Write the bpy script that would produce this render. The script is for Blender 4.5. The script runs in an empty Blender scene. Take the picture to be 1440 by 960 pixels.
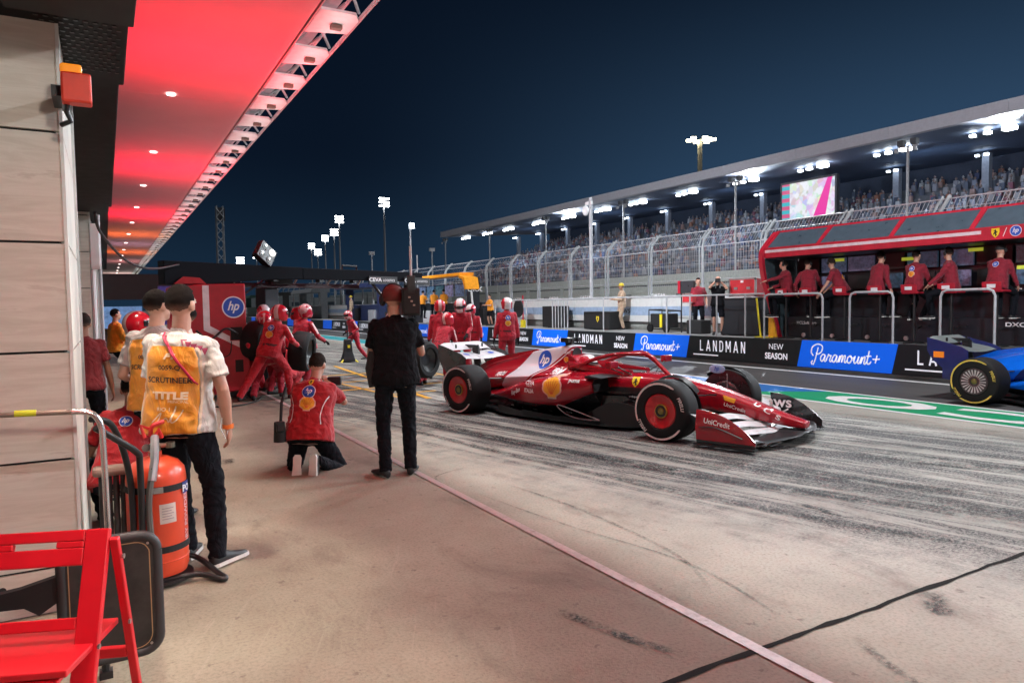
import bpy, bmesh, math, random
import numpy as np
from mathutils import Vector, Matrix, noise
from mathutils.bvhtree import BVHTree
random.seed(7); rnd = random.Random(11)
SC = bpy.context.scene
COL = SC.collection
PI = math.pi
# ------------------------------------------------------------ camera
cam = bpy.data.cameras.new('camera'); cam_o = bpy.data.objects.new('camera', cam); COL.objects.link(cam_o)
SC.camera = cam_o
cam.sensor_width = 36; cam.lens = 25.0; cam.clip_end = 3000; cam.clip_start = 0.05
_th, _ph, _ro = math.radians(29.706), math.radians(2.952), 0.015
_f = Vector((math.sin(_th)*math.cos(_ph), math.cos(_th)*math.cos(_ph), -math.sin(_ph)))
_r0 = Vector((math.cos(_th), -math.sin(_th), 0)); _u0 = _r0.cross(_f)
_r = _r0*math.cos(_ro) - _u0*math.sin(_ro); _u = _u0*math.cos(_ro) + _r0*math.sin(_ro)
cam_o.matrix_world = Matrix(((_r.x, _u.x, -_f.x, 0), (_r.y, _u.y, -_f.y, 0), (_r.z, _u.z, -_f.z, 1.55), (0, 0, 0, 1)))
SC.view_settings.view_transform = 'Standard'; SC.view_settings.look = 'None'
SC.view_settings.exposure = 0.2; SC.view_settings.gamma = 1.0
# ------------------------------------------------------------ node helper
class NT:
    def __init__(s, tree): s.t = tree; s.n = tree.nodes; s.l = tree.links
    def add(s, typ, **k):
        n = s.n.new(typ)
        for a, b in k.items(): setattr(n, a, b)
        return n
    def set(s, sock, v):
        if hasattr(v, 'is_linked') or isinstance(v, bpy.types.NodeSocket): s.l.new(v, sock)
        else:
            if isinstance(v, (tuple, list)) and len(v) == 3 and sock.type == 'RGBA': v = (*v, 1)
            sock.default_value = v
    def math(s, op, a, b=None, c=None, clamp=False):
        n = s.add('ShaderNodeMath', operation=op, use_clamp=clamp)
        s.set(n.inputs[0], a)
        if b is not None: s.set(n.inputs[1], b)
        if c is not None: s.set(n.inputs[2], c)
        return n.outputs[0]
    def mix(s, f, a, b, mode='MIX'):
        n = s.add('ShaderNodeMix', data_type='RGBA', blend_type=mode)
        s.set(n.inputs[0], f); s.set(n.inputs[6], a); s.set(n.inputs[7], b)
        return n.outputs[2]
    def step(s, v, a, b):      # smooth 0->1 between a and b
        n = s.add('ShaderNodeMapRange', interpolation_type='SMOOTHSTEP')
        s.set(n.inputs[0], v); s.set(n.inputs[1], a); s.set(n.inputs[2], b)
        return n.outputs[0]
    def noise(s, vec, scale=5, detail=4, rough=.55, dist=0):
        n = s.add('ShaderNodeTexNoise'); s.l.new(vec, n.inputs['Vector'])
        n.inputs['Scale'].default_value = scale; n.inputs['Detail'].default_value = detail
        n.inputs['Roughness'].default_value = rough; n.inputs['Distortion'].default_value = dist
        return n.outputs[0]
    def mapping(s, vec, scale=(1, 1, 1), rot=(0, 0, 0), loc=(0, 0, 0)):
        n = s.add('ShaderNodeMapping'); s.l.new(vec, n.inputs[0])
        n.inputs['Location'].default_value = loc; n.inputs['Rotation'].default_value = rot; n.inputs['Scale'].default_value = scale
        return n.outputs[0]
    def obj(s): return s.add('ShaderNodeTexCoord').outputs['Object']
    def pos(s): return s.add('ShaderNodeNewGeometry').outputs['Position']
    def xyz(s, v):
        n = s.add('ShaderNodeSeparateXYZ'); s.l.new(v, n.inputs[0]); return n.outputs
    def bump(s, h, strength=.3, dist=.01):
        n = s.add('ShaderNodeBump'); s.l.new(h, n.inputs['Height'])
        n.inputs['Strength'].default_value = strength; n.inputs['Distance'].default_value = dist
        return n.outputs[0]
def new_mat(name):
    m = bpy.data.materials.new(name); m.use_nodes = True
    t = NT(m.node_tree); b = m.node_tree.nodes['Principled BSDF']
    return m, t, b
_mats = {}
def mat(name, col, rough=.5, metal=0., var=.12, vs=6., bump=0., bs=40., emit=None, es=0., spec=None, coat=0., bd=.003):
    """plain principled surface with slight colour and gloss variation"""
    if name in _mats: return _mats[name]
    m, t, b = new_mat(name)
    o = t.obj(); n = t.noise(o, vs, 5, .6)
    dark = tuple(c*(1-var) for c in col); lite = tuple(min(1, c*(1+var)) for c in col)
    t.l.new(t.mix(t.step(n, .3, .7), dark, lite), b.inputs['Base Color'])
    t.set(b.inputs['Roughness'], t.math('MULTIPLY_ADD', n, .18, rough-.09, clamp=True))
    b.inputs['Metallic'].default_value = metal
    if coat: b.inputs['Coat Weight'].default_value = coat; b.inputs['Coat Roughness'].default_value = .06
    if spec is not None: b.inputs['Specular IOR Level'].default_value = spec
    if bump: t.l.new(t.bump(t.noise(o, bs, 4, .6), bump, bd), b.inputs['Normal'])
    if emit: b.inputs['Emission Color'].default_value = (*emit, 1); b.inputs['Emission Strength'].default_value = es
    _mats[name] = m
    return m
def cloth(name, col, fold=.5, rough=.8):
    if name in _mats: return _mats[name]
    m, t, b = new_mat(name); o = t.obj()
    n = t.noise(t.mapping(o, (1, 1, .6)), 9, 3, .5, 1.2); f = t.noise(o, 260, 2, .5)
    t.l.new(t.mix(t.step(n, .3, .75), tuple(c*.82 for c in col), tuple(min(1, c*1.12) for c in col)), b.inputs['Base Color'])
    b.inputs['Roughness'].default_value = rough if max(col) > .03 else .95; b.inputs['Sheen Weight'].default_value = .15 if max(col) > .03 else 0; b.inputs['Specular IOR Level'].default_value = .5 if max(col) > .03 else .2
    h = t.math('ADD', t.math('MULTIPLY', n, 1.), t.math('MULTIPLY', f, .04))
    t.l.new(t.bump(h, fold, .05), b.inputs['Normal'])
    _mats[name] = m
    return m
# ------------------------------------------------------------ world: night sky with city glow near the horizon
W = bpy.data.worlds.new('World'); SC.world = W; W.use_nodes = True
wt = NT(W.node_tree); bg = W.node_tree.nodes['Background']
gz = wt.xyz(wt.add('ShaderNodeTexCoord').outputs['Generated'])[2]
c1 = wt.mix(wt.step(gz, -.02, .22), (.008, .022, .044), (.0026, .0065, .0155))
c2 = wt.mix(wt.step(gz, .15, .75), c1, (.0012, .0026, .007))
gx = wt.xyz(wt.add('ShaderNodeTexCoord').outputs['Generated'])[0]      # stadium glow over the grandstand side
gl_ = wt.math('MULTIPLY', wt.step(gx, .25, 1.0), wt.math('SUBTRACT', 1., wt.step(gz, .02, .5)))
c2 = wt.mix(gl_, c2, (.034, .08, .155))
wt.l.new(c2, bg.inputs[0]); bg.inputs[1].default_value = 1.0
# ------------------------------------------------------------ lights (flood lamps of the circuit, seen or implied by the lit masts, plus a few added fills)
def aim(o, tgt):
    o.rotation_euler = (Vector(tgt) - o.location).to_track_quat('-Z', 'Y').to_euler()
def sun(strength, angle, d, col):
    l = bpy.data.lights.new('flood_sun', 'SUN'); l.energy = strength; l.angle = math.radians(angle); l.color = col
    o = bpy.data.objects.new('flood_sun', l); COL.objects.link(o); o.rotation_euler = (-Vector(d)).to_track_quat('Z', 'Y').to_euler() if 0 else Vector(d).to_track_quat('-Z', 'Y').to_euler()
    return o
def spot(name, loc, tgt, power, size=60, col=(1, 1, 1), r=.3, blend=.6):
    l = bpy.data.lights.new(name, 'SPOT'); l.energy = power; l.spot_size = math.radians(size); l.spot_blend = blend; l.color = col; l.shadow_soft_size = r
    o = bpy.data.objects.new(name, l); COL.objects.link(o); o.location = loc; aim(o, tgt); return o
def area(name, loc, tgt, power, sx, sy, col=(1, 1, 1), spread=180):
    l = bpy.data.lights.new(name, 'AREA'); l.shape = 'RECTANGLE'; l.size = sx; l.size_y = sy; l.energy = power; l.color = col; l.spread = math.radians(spread)
    o = bpy.data.objects.new(name, l); COL.objects.link(o); o.location = loc; aim(o, tgt); return o
sun(2.6, 5, (-.17, .08, -1.0), (.97, .985, 1))
# coloured wash lamps of the garages, aimed up at the canopy ceiling
for y0, y1, c, p in [(-6, 1, (1, .0, .03), 1), (1, 9, (1, .0, .03), 1), (9, 18.2, (1, .0, .03), 1), (19.3, 30.5, (1, .0, .04), 1), (31.1, 44, (1, .0, .04), 1), (45, 50, (1, .2, .03), .6), (52, 57, (.8, .5, .7), .2), (59, 65, (1, .2, .03), .6), (67, 80, (.9, .4, .4), .25), (84, 110, (1, .9, .8), .4)]:
    area('ceiling_wash_lamp', (.55, (y0+y1)/2, 3.7), (1.5, (y0+y1)/2, 6), 47*(y1-y0)*p, .5, y1-y0, c, 160)
for k in range(4): spot('downlight_lamp', (1.35, 4.1+6.15*(k-1), 5.9), (.2, 4.1+6.15*(k-1), 0), 110, 60, (1, .78, .56), .2)
spot('pier_fill_light', (1.35, -2.05, 3.5), (-.55, 4.3, 1.6), 430, 60, (1, .92, .82), .3)  # added fill to brighten the pier face, no fixture at this spot
# flood strips along the canopy edge, shining out over the pit lane
for k in range(14): spot('canopy_edge_flood', (3.72, -5+2.8*k, 5.9), (9.6, -4+2.8*k, 0), 240, 126, (1, .97, .93), .12, 1.0)
for k in range(10): spot('garage_edge_lamp', (.22, -2.5+1.7*k, 2.97), (.30, -2.5+1.7*k, 0), 185, 50, (1, .92, .80), .08, .6)
for y in (-6, 14, 34): spot('stand_fill_light', (3.0, y, 7.3), (34, y+16, 4), 9000, 80, (.86, .93, 1), .4)  # added fill from above the canopy to brighten the stand and pit wall
# stand roof floodlights lighting the track and the pit lane from the right
for y in (2, 19.5, 36, 59): spot('roof_flood', (40.4, y, 10.1), (20, y*.5+4, 0), 8000, 95, (.84, .92, 1), .4)
for y in (-25, 12, 50): spot('mast_flood', (60, y, 27), (7, y*.35+4, 0), 56000, 50, (.88, .94, 1), .5)
for y0, y1 in ((6, 20), (20, 45), (45, 90)): area('fin_fill_light', (3.34, (y0+y1)/2, 5.3), (3.34, (y0+y1)/2, 6.0), 1.0*(y1-y0), .12, y1-y0, (1, .98, .95), 80)  # added upward fill for the canopy fins, floats below them without a fixture
for y in (10, 26, 42, 58, 74): spot('stand_lamp', (42, y, 8.6), (49, y, 6), 450, 150, (.55, .75, 1), .3)

# ------------------------------------------------------------ mesh helper
class MB:
    def __init__(s): s.v = []; s.f = []; s.m = []; s.mi = 0; s.M = None
    def add(s, vs, fs):
        b = len(s.v)
        s.v += [tuple(s.M @ Vector(v)) if s.M is not None else tuple(v) for v in vs]
        s.f += [tuple(b+i for i in f) for f in fs]; s.m += [s.mi]*len(fs); return s
    def box(s, c, d, R=None):
        x, y, z = (q/2 for q in d); c = Vector(c)
        vs = [Vector((a*x, b*y, e*z)) for a in (-1, 1) for b in (-1, 1) for e in (-1, 1)]
        if R is not None: vs = [R @ v for v in vs]
        return s.add([c+v for v in vs], [(0, 1, 3, 2), (4, 6, 7, 5), (0, 4, 5, 1), (2, 3, 7, 6), (0, 2, 6, 4), (1, 5, 7, 3)])
    def bx(s, x0, x1, y0, y1, z0, z1): return s.box(((x0+x1)/2, (y0+y1)/2, (z0+z1)/2), (abs(x1-x0), abs(y1-y0), abs(z1-z0)))
    def prism(s, pts, axis, a, b):
        """closed polygon pts (2D) extruded from a to b along axis 0/1/2"""
        def mk(p, t):
            return {0: (t, p[0], p[1]), 1: (p[0], t, p[1]), 2: (p[0], p[1], t)}[axis]
        n = len(pts)
        return s.add([mk(p, a) for p in pts]+[mk(p, b) for p in pts], [tuple(range(n)), tuple(range(2*n-1, n-1, -1))]+[(i, (i+1) % n, n+(i+1) % n, n+i) for i in range(n)])
    def tube(s, pts, r, n=8, cap=True, flat=1.0):
        pts = [Vector(p) for p in pts]; k = len(pts)
        rs = r if isinstance(r, (list, tuple)) else [r]*k
        vs = []; up = None
        for i, p in enumerate(pts):
            d = (pts[min(i+1, k-1)] - pts[max(i-1, 0)]).normalized()
            if up is None: up = Vector((0, 0, 1)) if abs(d.z) < .9 else Vector((1, 0, 0))
            a = d.cross(up).normalized(); b = a.cross(d).normalized(); up = b
            for j in range(n):
                t = 2*PI*j/n; vs.append(p + a*math.cos(t)*rs[i] + b*math.sin(t)*rs[i]*flat)
        fs = [(i*n+j, i*n+(j+1) % n, (i+1)*n+(j+1) % n, (i+1)*n+j) for i in range(k-1) for j in range(n)]
        if cap: fs += [tuple(range(n-1, -1, -1)), tuple((k-1)*n+j for j in range(n))]
        return s.add(vs, fs)
    def loft(s, rings, cap=True, closed=True):
        n = len(rings[0]); vs = [v for r in rings for v in r]; k = len(rings)
        m = n if closed else n-1
        fs = [(i*n+j, i*n+(j+1) % n, (i+1)*n+(j+1) % n, (i+1)*n+j) for i in range(k-1) for j in range(m)]
        if cap: fs += [tuple(range(n-1, -1, -1)), tuple((k-1)*n+j for j in range(n))]
        return s.add(vs, fs)
    def lathe(s, prof, c=(0, 0, 0), axis='z', n=32, cap=True, a0=0, a1=2*PI):
        c = Vector(c); vs = []; full = abs(a1-a0-2*PI) < 1e-6; N = n if full else n+1
        for r, h in prof:
            for j in range(N):
                t = a0+(a1-a0)*j/n; x, y = r*math.cos(t), r*math.sin(t)
                vs.append(c+Vector({'z': (x, y, h), 'y': (x, h, y), 'x': (h, x, y)}[axis]))
        fs = [(i*N+j, i*N+(j+1) % N, (i+1)*N+(j+1) % N, (i+1)*N+j) for i in range(len(prof)-1) for j in range(N if full else n)]
        if cap and full: fs += [tuple(range(N-1, -1, -1)), tuple((len(prof)-1)*N+j for j in range(N))]
        return s.add(vs, fs)
    def ell(s, c, r, n=12, m=8, R=None):
        vs = []; c = Vector(c)
        for i in range(m+1):
            p = PI*i/m
            for j in range(n):
                t = 2*PI*j/n; q = Vector((r[0]*math.sin(p)*math.cos(t), r[1]*math.sin(p)*math.sin(t), r[2]*math.cos(p)))
                vs.append(c+(R @ q if R is not None else q))
        return s.add(vs, [(i*n+j, (i+1)*n+j, (i+1)*n+(j+1) % n, i*n+(j+1) % n) for i in range(m) for j in range(n)])
    def mesh(s, name, mats, smooth=False):
        me = bpy.data.meshes.new(name); me.from_pydata(s.v, [], s.f)
        for q in (mats if isinstance(mats, (list, tuple)) else [mats]): me.materials.append(q)
        if any(s.m): me.polygons.foreach_set('material_index', s.m)
        bm = bmesh.new(); bm.from_mesh(me); bmesh.ops.remove_doubles(bm, verts=bm.verts, dist=1e-6)
        bmesh.ops.recalc_face_normals(bm, faces=bm.faces); bm.to_mesh(me); bm.free()
        if smooth:
            me.polygons.foreach_set('use_smooth', [True]*len(me.polygons))
            if smooth != 'all': me.set_sharp_from_angle(angle=math.radians(38))
        me.update(); return me
    def build(s, name, mats, parent=None, smooth=False, bevel=0, loc=None, **k):
        me = s.mesh(name, mats, smooth); o = link(name, me, parent, loc, **k)
        if bevel:
            b = o.modifiers.new('bevel', 'BEVEL'); b.width = bevel; b.segments = 2; b.limit_method = 'ANGLE'; b.harden_normals = False
        return o
def link(name, data, parent=None, loc=None, **k):
    o = bpy.data.objects.new(name, data); COL.objects.link(o)
    if parent is not None: o.parent = parent
    if loc is not None: o.location = loc
    for a, b in k.items(): o[a] = b
    return o
def thing(name, label, cat, loc=(0, 0, 0), rz=0, group=None, scale=None):
    o = bpy.data.objects.new(name, None); COL.objects.link(o); o.location = loc; o.rotation_euler = (0, 0, rz)
    o.empty_display_size = .1
    if scale: o.scale = (scale,)*3
    o['label'] = label; o['category'] = cat
    if group: o['group'] = group
    return o
def tag(o, label=None, cat=None, group=None, kind=None):
    if label: o['label'] = label
    if cat: o['category'] = cat
    if group: o['group'] = group
    if kind: o['kind'] = kind
    return o
def dup(root, loc=None, rz=None, label=None, group=None):
    r = root.copy(); COL.objects.link(r)
    if loc is not None: r.location = loc
    if rz is not None: r.rotation_euler = (0, 0, rz)
    if label: r['label'] = label
    if group: r['group'] = group
    for ch in list(root.children):
        c = ch.copy(); COL.objects.link(c); c.parent = r
        for g in ch.children:
            d = g.copy(); COL.objects.link(d); d.parent = c
    return r
# ------------------------------------------------------------ flat 2D print: lettering, emblems (returned as (verts2d, tris))
_tc = {}
def text2d(txt, bold=0., cond=1., shear=0., spacing=1.):
    key = (txt, bold, cond, shear, spacing)
    if key in _tc: return _tc[key]
    cu = bpy.data.curves.new('t', 'FONT'); cu.body = txt; cu.offset = bold; cu.shear = shear; cu.space_character = spacing; cu.resolution_u = 3; cu.fill_mode = 'BOTH'
    o = bpy.data.objects.new('t', cu); me = o.to_mesh()
    me = me.copy() if 0 else me
    vs = [(v.co.x*cond, v.co.y) for v in me.vertices]; fs = [tuple(p.vertices) for p in me.polygons]
    o.to_mesh_clear(); bpy.data.objects.remove(o); bpy.data.curves.remove(cu)
    x0, x1 = min(v[0] for v in vs), max(v[0] for v in vs); y0, y1 = min(v[1] for v in vs), max(v[1] for v in vs)
    h = y1-y0; vs = [((x-(x0+x1)/2)/h, (y-(y0+y1)/2)/h) for x, y in vs]
    _tc[key] = (vs, fs); return vs, fs
def poly2d(pts):
    from mathutils.geometry import tessellate_polygon
    fs = tessellate_polygon([[Vector((x, y, 0)) for x, y in pts]])
    return list(pts), [tuple(f) for f in fs]
def disc2d(r, n=28, sy=1.): return poly2d([(r*math.cos(2*PI*i/n), r*sy*math.sin(2*PI*i/n)) for i in range(n)])
def stroke2d(pts, w, n=1):
    vs = []; fs = []; P = [Vector(p) for p in pts]
    for i, p in enumerate(P):
        d = (P[min(i+1, len(P)-1)]-P[max(i-1, 0)]); d = d.normalized() if d.length else Vector((1, 0)); q = Vector((-d.y, d.x))*w/2
        vs += [tuple(p+q), tuple(p-q)]
    return vs, [(2*i, 2*i+1, 2*i+3, 2*i+2) for i in range(len(P)-1)]
def cat2d(*ms):
    vs = []; fs = []
    for a, b in ms:
        k = len(vs); vs += list(a); fs += [tuple(k+i for i in f) for f in b]
    return vs, fs
def xf(m, s=1., dx=0., dy=0., sy=None): return [(x*s+dx, y*(sy if sy is not None else s)+dy) for x, y in m[0]], m[1]
def smooth_pts(P, n=6):
    out = []; P = [Vector(p) for p in P]
    for i in range(len(P)-1):
        a, b, c, d = P[max(i-1, 0)], P[i], P[i+1], P[min(i+2, len(P)-1)]
        for k in range(n):
            t = k/n; out.append(.5*((2*b)+(c-a)*t+(2*a-5*b+4*c-d)*t*t+(3*b-a-3*c+d)*t**3))
    return [tuple(p) for p in out]+[tuple(P[-1])]
def shell2d(s=1.):
    pts = []; n = 7
    for i in range(n*4+1):      # scalloped fan
        a = math.radians(-38)+math.radians(256)*i/(n*4); r = .5+.035*abs(math.sin(PI*i/4))
        pts.append((r*math.cos(a)*1.02, r*math.sin(a)*.92+.02))
    pts += [(-.24, -.36), (-.22, -.47), (.22, -.47), (.24, -.36)]
    return poly2d([(x*s, y*s) for x, y in pts])
def shellribs2d(s=1.):
    ms = []
    for i in range(6):
        a = math.radians(30+24*i); ms.append(stroke2d([(.05*math.cos(a), -.36+.05*math.sin(a)), (.43*math.cos(a)*1.02, .43*math.sin(a)*.9+.02)], .022))
    m = cat2d(*ms); return [(x*s, y*s) for x, y in m[0]], m[1]
def shield2d(s=1.):
    return poly2d([(x*s, y*s) for x, y in [(-.4, .5), (0, .46), (.4, .5), (.42, .05), (.3, -.25), (0, -.55), (-.3, -.25), (-.42, .05)]])
def horse2d(s=1.):          # small prancing animal silhouette
    P = [(-.05, -.42), (.0, -.2), (-.14, -.1), (-.2, -.28), (-.26, -.1), (-.12, .05), (-.06, .2), (-.22, .24), (-.05, .34), (.04, .4), (.12, .28), (.1, .1), (.2, .16), (.26, .05), (.12, -.02), (.08, -.15), (.2, -.25), (.06, -.4)]
    return poly2d([(x*s, y*s) for x, y in P])
def place2d(m, name, material, parent, o, X, Y, t=.003, hits=None, direc=None, off=.004, seg=None, **k):
    """lay a 2D print at point o with axes X, Y; when hits (bvh list in the same frame) is given, wrap it on that surface"""
    o, X, Y = Vector(o), Vector(X), Vector(Y); N = X.cross(Y).normalized()
    bm = bmesh.new(); vv = [bm.verts.new(o+X*x+Y*y) for x, y in m[0]]
    for f in m[1]:
        try: bm.faces.new([vv[i] for i in f])
        except ValueError: pass
    if hits:
        L = seg or .05
        bmesh.ops.triangulate(bm, faces=bm.faces)
        for _ in range(4):
            es = [e for e in bm.edges if e.calc_length() > L]
            if not es: break
            bmesh.ops.subdivide_edges(bm, edges=es, cuts=1); bmesh.ops.triangulate(bm, faces=bm.faces)
        D = Vector(direc).normalized() if direc else -N
        miss = []
        for v in bm.verts:
            best = None
            for h in hits:
                r = h.ray_cast(v.co-D*.3, D, 4.0)
                if r[0] is not None and (best is None or r[3] < best[3]): best = r
            if best: v.co = best[0]-D*off
            else: miss.append(v)
        bmesh.ops.delete(bm, geom=miss, context='VERTS')
    bmesh.ops.recalc_face_normals(bm, faces=bm.faces)
    if not hits:
        pass
    me = bpy.data.meshes.new(name); bm.to_mesh(me); bm.free(); me.materials.append(material)
    return link(name, me, parent, **k)
def bvh_of(objs):
    out = []
    for o in objs:
        me = o.data; out.append(BVHTree.FromPolygons([v.co.copy() for v in me.vertices], [tuple(p.vertices) for p in me.polygons]))
    return out
# common materials
RED = mat('team_red_paint', (.62, .012, .022), .32, coat=.5)
REDM = mat('red_satin', (.5, .012, .03), .45)
BLACK = mat('black_satin', (.014, .014, .016), .4)
BLACKM = mat('black_matte', (.012, .012, .013), .75)
WHITE = mat('white_paint', (.78, .78, .78), .45, var=.04)
PRINTW = mat('white_print', (.8, .8, .82), .55, var=.02)
PRINTK = mat('black_print', (.015, .015, .016), .5)
YEL = mat('yellow_print', (.85, .42, .03), .5, var=.04)
YELS = mat('shield_yellow', (.85, .62, .02), .5, var=.04)
REDP = mat('red_print', (.65, .02, .02), .5, var=.04)
BLUEP = mat('blue_print', (.02, .09, .5), .5, var=.04)
STEEL = mat('galvanised_steel', (.42, .43, .44), .4, .85)
STEELP = mat('grey_painted_steel', (.42, .43, .45), .45)
ALU = mat('brushed_aluminium', (.6, .6, .6), .3, .9)
CARBON = mat('carbon_fibre', (.014, .014, .016), .28, coat=.6)
RUBBER = mat('rubber', (.008, .008, .009), .72, spec=.3)
SKIN = mat('skin', (.5, .27, .19), .5, bump=.1, bs=120)
SKIN2 = mat('skin_tan', (.36, .19, .12), .5, bump=.1, bs=120)
HAIR = mat('dark_hair', (.008, .0055, .0045), .85, bump=.9, bs=220, spec=.15)
HAIRG = mat('greying_hair', (.035, .027, .022), .85, bump=.9, bs=220, spec=.15)
def fade_hair(name, col, low):
    m, t, b = new_mat(name); tc = t.add('ShaderNodeTexCoord'); z = t.xyz(tc.outputs['Generated'])[2]; n = t.noise(tc.outputs['Object'], 60, 4, .7); f = t.noise(t.mapping(tc.outputs['Object'], (1, 1, .35)), 260, 3, .7)
    k = t.step(t.math('ADD', z, t.math('MULTIPLY', n, .12)), .14, .50)
    c = t.mix(t.math('MULTIPLY', t.step(f, .45, .8), .5), col, tuple(min(1, q*1.8) for q in col))
    t.l.new(t.mix(k, low, c), b.inputs['Base Color']); b.inputs['Roughness'].default_value = .9; b.inputs['Specular IOR Level'].default_value = .1
    t.l.new(t.bump(f, .8, .006), b.inputs['Normal']); return m
HAIR = fade_hair('dark_hair_faded', (.008, .0055, .0045), (.16, .085, .06)); HAIRG = fade_hair('greying_hair_faded', (.022, .016, .013), (.2, .12, .085))
EYE = mat('eye_dark', (.01, .01, .01), .2)
def hp_badge(parent, o, X, Y, s, hits=None, direc=None, ring=True):
    if ring: place2d(disc2d(s*1.12), 'emblem', PRINTW, parent, o, X, Y, hits=hits, direc=direc, off=.004)
    n = Vector(X).cross(Vector(Y)).normalized()
    d = .002 if not hits else 0
    place2d(disc2d(s), 'emblem', BLUEP, parent, Vector(o)+n*d, X, Y, hits=hits, direc=direc, off=.0065)
    t = text2d('hp', .02, .85, .35)
    place2d(xf(t, s*1.25), 'lettering', PRINTW, parent, Vector(o)+n*2*d, X, Y, hits=hits, direc=direc, off=.009, seg=.04)
def shell_badge(parent, o, X, Y, s, hits=None, direc=None, rim=None):
    n = Vector(X).cross(Vector(Y)).normalized(); d = .002 if not hits else 0
    place2d(shell2d(s*1.16), 'emblem', rim or mat('pale_rim_print', (.8, .45, .4), .5), parent, o, X, Y, hits=hits, direc=direc, off=.004)
    place2d(shell2d(s), 'emblem', YEL, parent, Vector(o)+n*d, X, Y, hits=hits, direc=direc, off=.0065)
    place2d(shellribs2d(s), 'emblem', REDP, parent, Vector(o)+n*2*d, X, Y, hits=hits, direc=direc, off=.009)
def shield_badge(parent, o, X, Y, s, hits=None, direc=None):
    n = Vector(X).cross(Vector(Y)).normalized(); d = .002 if not hits else 0
    place2d(shield2d(s), 'emblem', YELS, parent, o, X, Y, hits=hits, direc=direc, off=.004)
    place2d(horse2d(s*.9), 'emblem', PRINTK, parent, Vector(o)+n*d, X, Y, hits=hits, direc=direc, off=.0065)
# ============================================================ GROUND
def ground_concrete():
    m, t, b = new_mat('pit_concrete'); p = t.pos(); x, y, z = t.xyz(p)
    big = t.noise(p, .55, 5, .6); mid = t.noise(p, 4., 6, .65); fine = t.noise(p, 55, 3, .6); grain = t.noise(p, 170, 2, .5)
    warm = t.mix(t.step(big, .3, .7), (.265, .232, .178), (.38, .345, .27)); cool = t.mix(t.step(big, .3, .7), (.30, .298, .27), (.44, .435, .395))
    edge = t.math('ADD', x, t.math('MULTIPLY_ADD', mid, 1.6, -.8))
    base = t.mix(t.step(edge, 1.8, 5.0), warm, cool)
    base = t.mix(t.math('MULTIPLY', t.step(fine, .42, .72), .32), base, (.10, .085, .07))
    base = t.mix(t.math('MULTIPLY', t.step(mid, .5, .8), .35), base, (.17, .13, .10))
    stn = t.noise(t.mapping(p, (1, .45, 1)), 1.5, 6, .7, .5)
    base = t.mix(t.math('MULTIPLY', t.step(stn, .52, .68), .42), base, (.13, .095, .08))
    sp = t.noise(p, 13, 3, .6); base = t.mix(t.math('MULTIPLY', t.step(sp, .64, .72), .5), base, (.10, .08, .07))
    scr = t.noise(t.mapping(t.mapping(p, rot=(0, 0, math.radians(24))), (14, .5, 1)), 2, 4, .6); base = t.mix(t.math('MULTIPLY', t.step(scr, .62, .70), .14), base, (.5, .43, .36))
    # rubber laid down by tyres, in streaks along the lane
    st1 = t.noise(t.mapping(t.mapping(p, rot=(0, 0, math.radians(-13))), (2.2, .13, 1)), 1.7, 8, .7, .35)
    st2 = t.noise(t.mapping(t.mapping(p, rot=(0, 0, math.radians(-17))), (6.5, .22, 1)), 1.8, 7, .7, .25)
    st3 = t.noise(t.mapping(t.mapping(p, rot=(0, 0, math.radians(-3))), (3.5, .16, 1)), 2.0, 6, .65, .2)
    s = t.math('MAXIMUM', t.step(st1, .46, .56), t.math('MULTIPLY', t.step(st2, .49, .58), .85))
    s = t.math('MAXIMUM', s, t.math('MULTIPLY', t.step(st3, .54, .63), .7))
    edge2 = t.math('ADD', edge, t.math('MULTIPLY_ADD', y, .2, -1.0))
    zone = t.math('MULTIPLY', t.step(edge2, 3.0, 4.5), t.math('SUBTRACT', 1.0, t.step(x, 8.0, 9.2)))
    near = t.step(y, 1.5, 5.5)
    zone = t.math('MULTIPLY', zone, t.math('MULTIPLY_ADD', near, .4, .6))
    worn = t.step(t.math('ADD', fine, t.math('MULTIPLY', grain, .35)), .38, .78)
    s = t.math('MULTIPLY', s, t.math('MULTIPLY_ADD', t.math('SUBTRACT', 1., worn), .7, .45), clamp=True)
    gr2 = t.noise(p, 42, 4, .75); s = t.math('MULTIPLY', s, t.math('MULTIPLY_ADD', t.step(gr2, .40, .56), .75, .35), clamp=True)
    s = t.math('MULTIPLY', s, zone, clamp=True)
    sc2 = t.noise(t.mapping(t.mapping(p, rot=(0, 0, -.25)), (1.3, .4, 1)), 2.2, 6, .7, .4); base = t.mix(t.math('MULTIPLY', t.math('MULTIPLY', zone, t.step(sc2, .50, .62)), t.math('MULTIPLY', t.step(gr2, .42, .56), .5)), base, (.07, .07, .075))
    base = t.mix(t.math('MULTIPLY', zone, .18), base, (.06, .06, .062))
    base = t.mix(t.math('MULTIPLY', s, 2.0, clamp=True), base, (.035, .035, .04))
    t.l.new(base, b.inputs['Base Color'])
    t.set(b.inputs['Roughness'], t.math('MULTIPLY_ADD', mid, .25, .62))
    b.inputs['Specular IOR Level'].default_value = .12
    h = t.math('ADD', t.math('MULTIPLY', fine, 1.), t.math('MULTIPLY', grain, .5))
    t.l.new(t.bump(h, .35, .006), b.inputs['Normal']); return m
def asphalt():
    m, t, b = new_mat('asphalt'); p = t.pos()
    big = t.noise(t.mapping(p, (1, .15, 1)), 1.2, 5, .6); g = t.noise(p, 120, 2, .6)
    c = t.mix(t.step(big, .3, .7), (.035, .034, .036), (.062, .06, .06))
    c = t.mix(t.math('MULTIPLY', t.step(g, .5, .8), .4), c, (.12, .115, .11))
    t.l.new(c, b.inputs['Base Color']); b.inputs['Roughness'].default_value = .6
    t.l.new(t.bump(g, .4, .005), b.inputs['Normal']); return m
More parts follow.
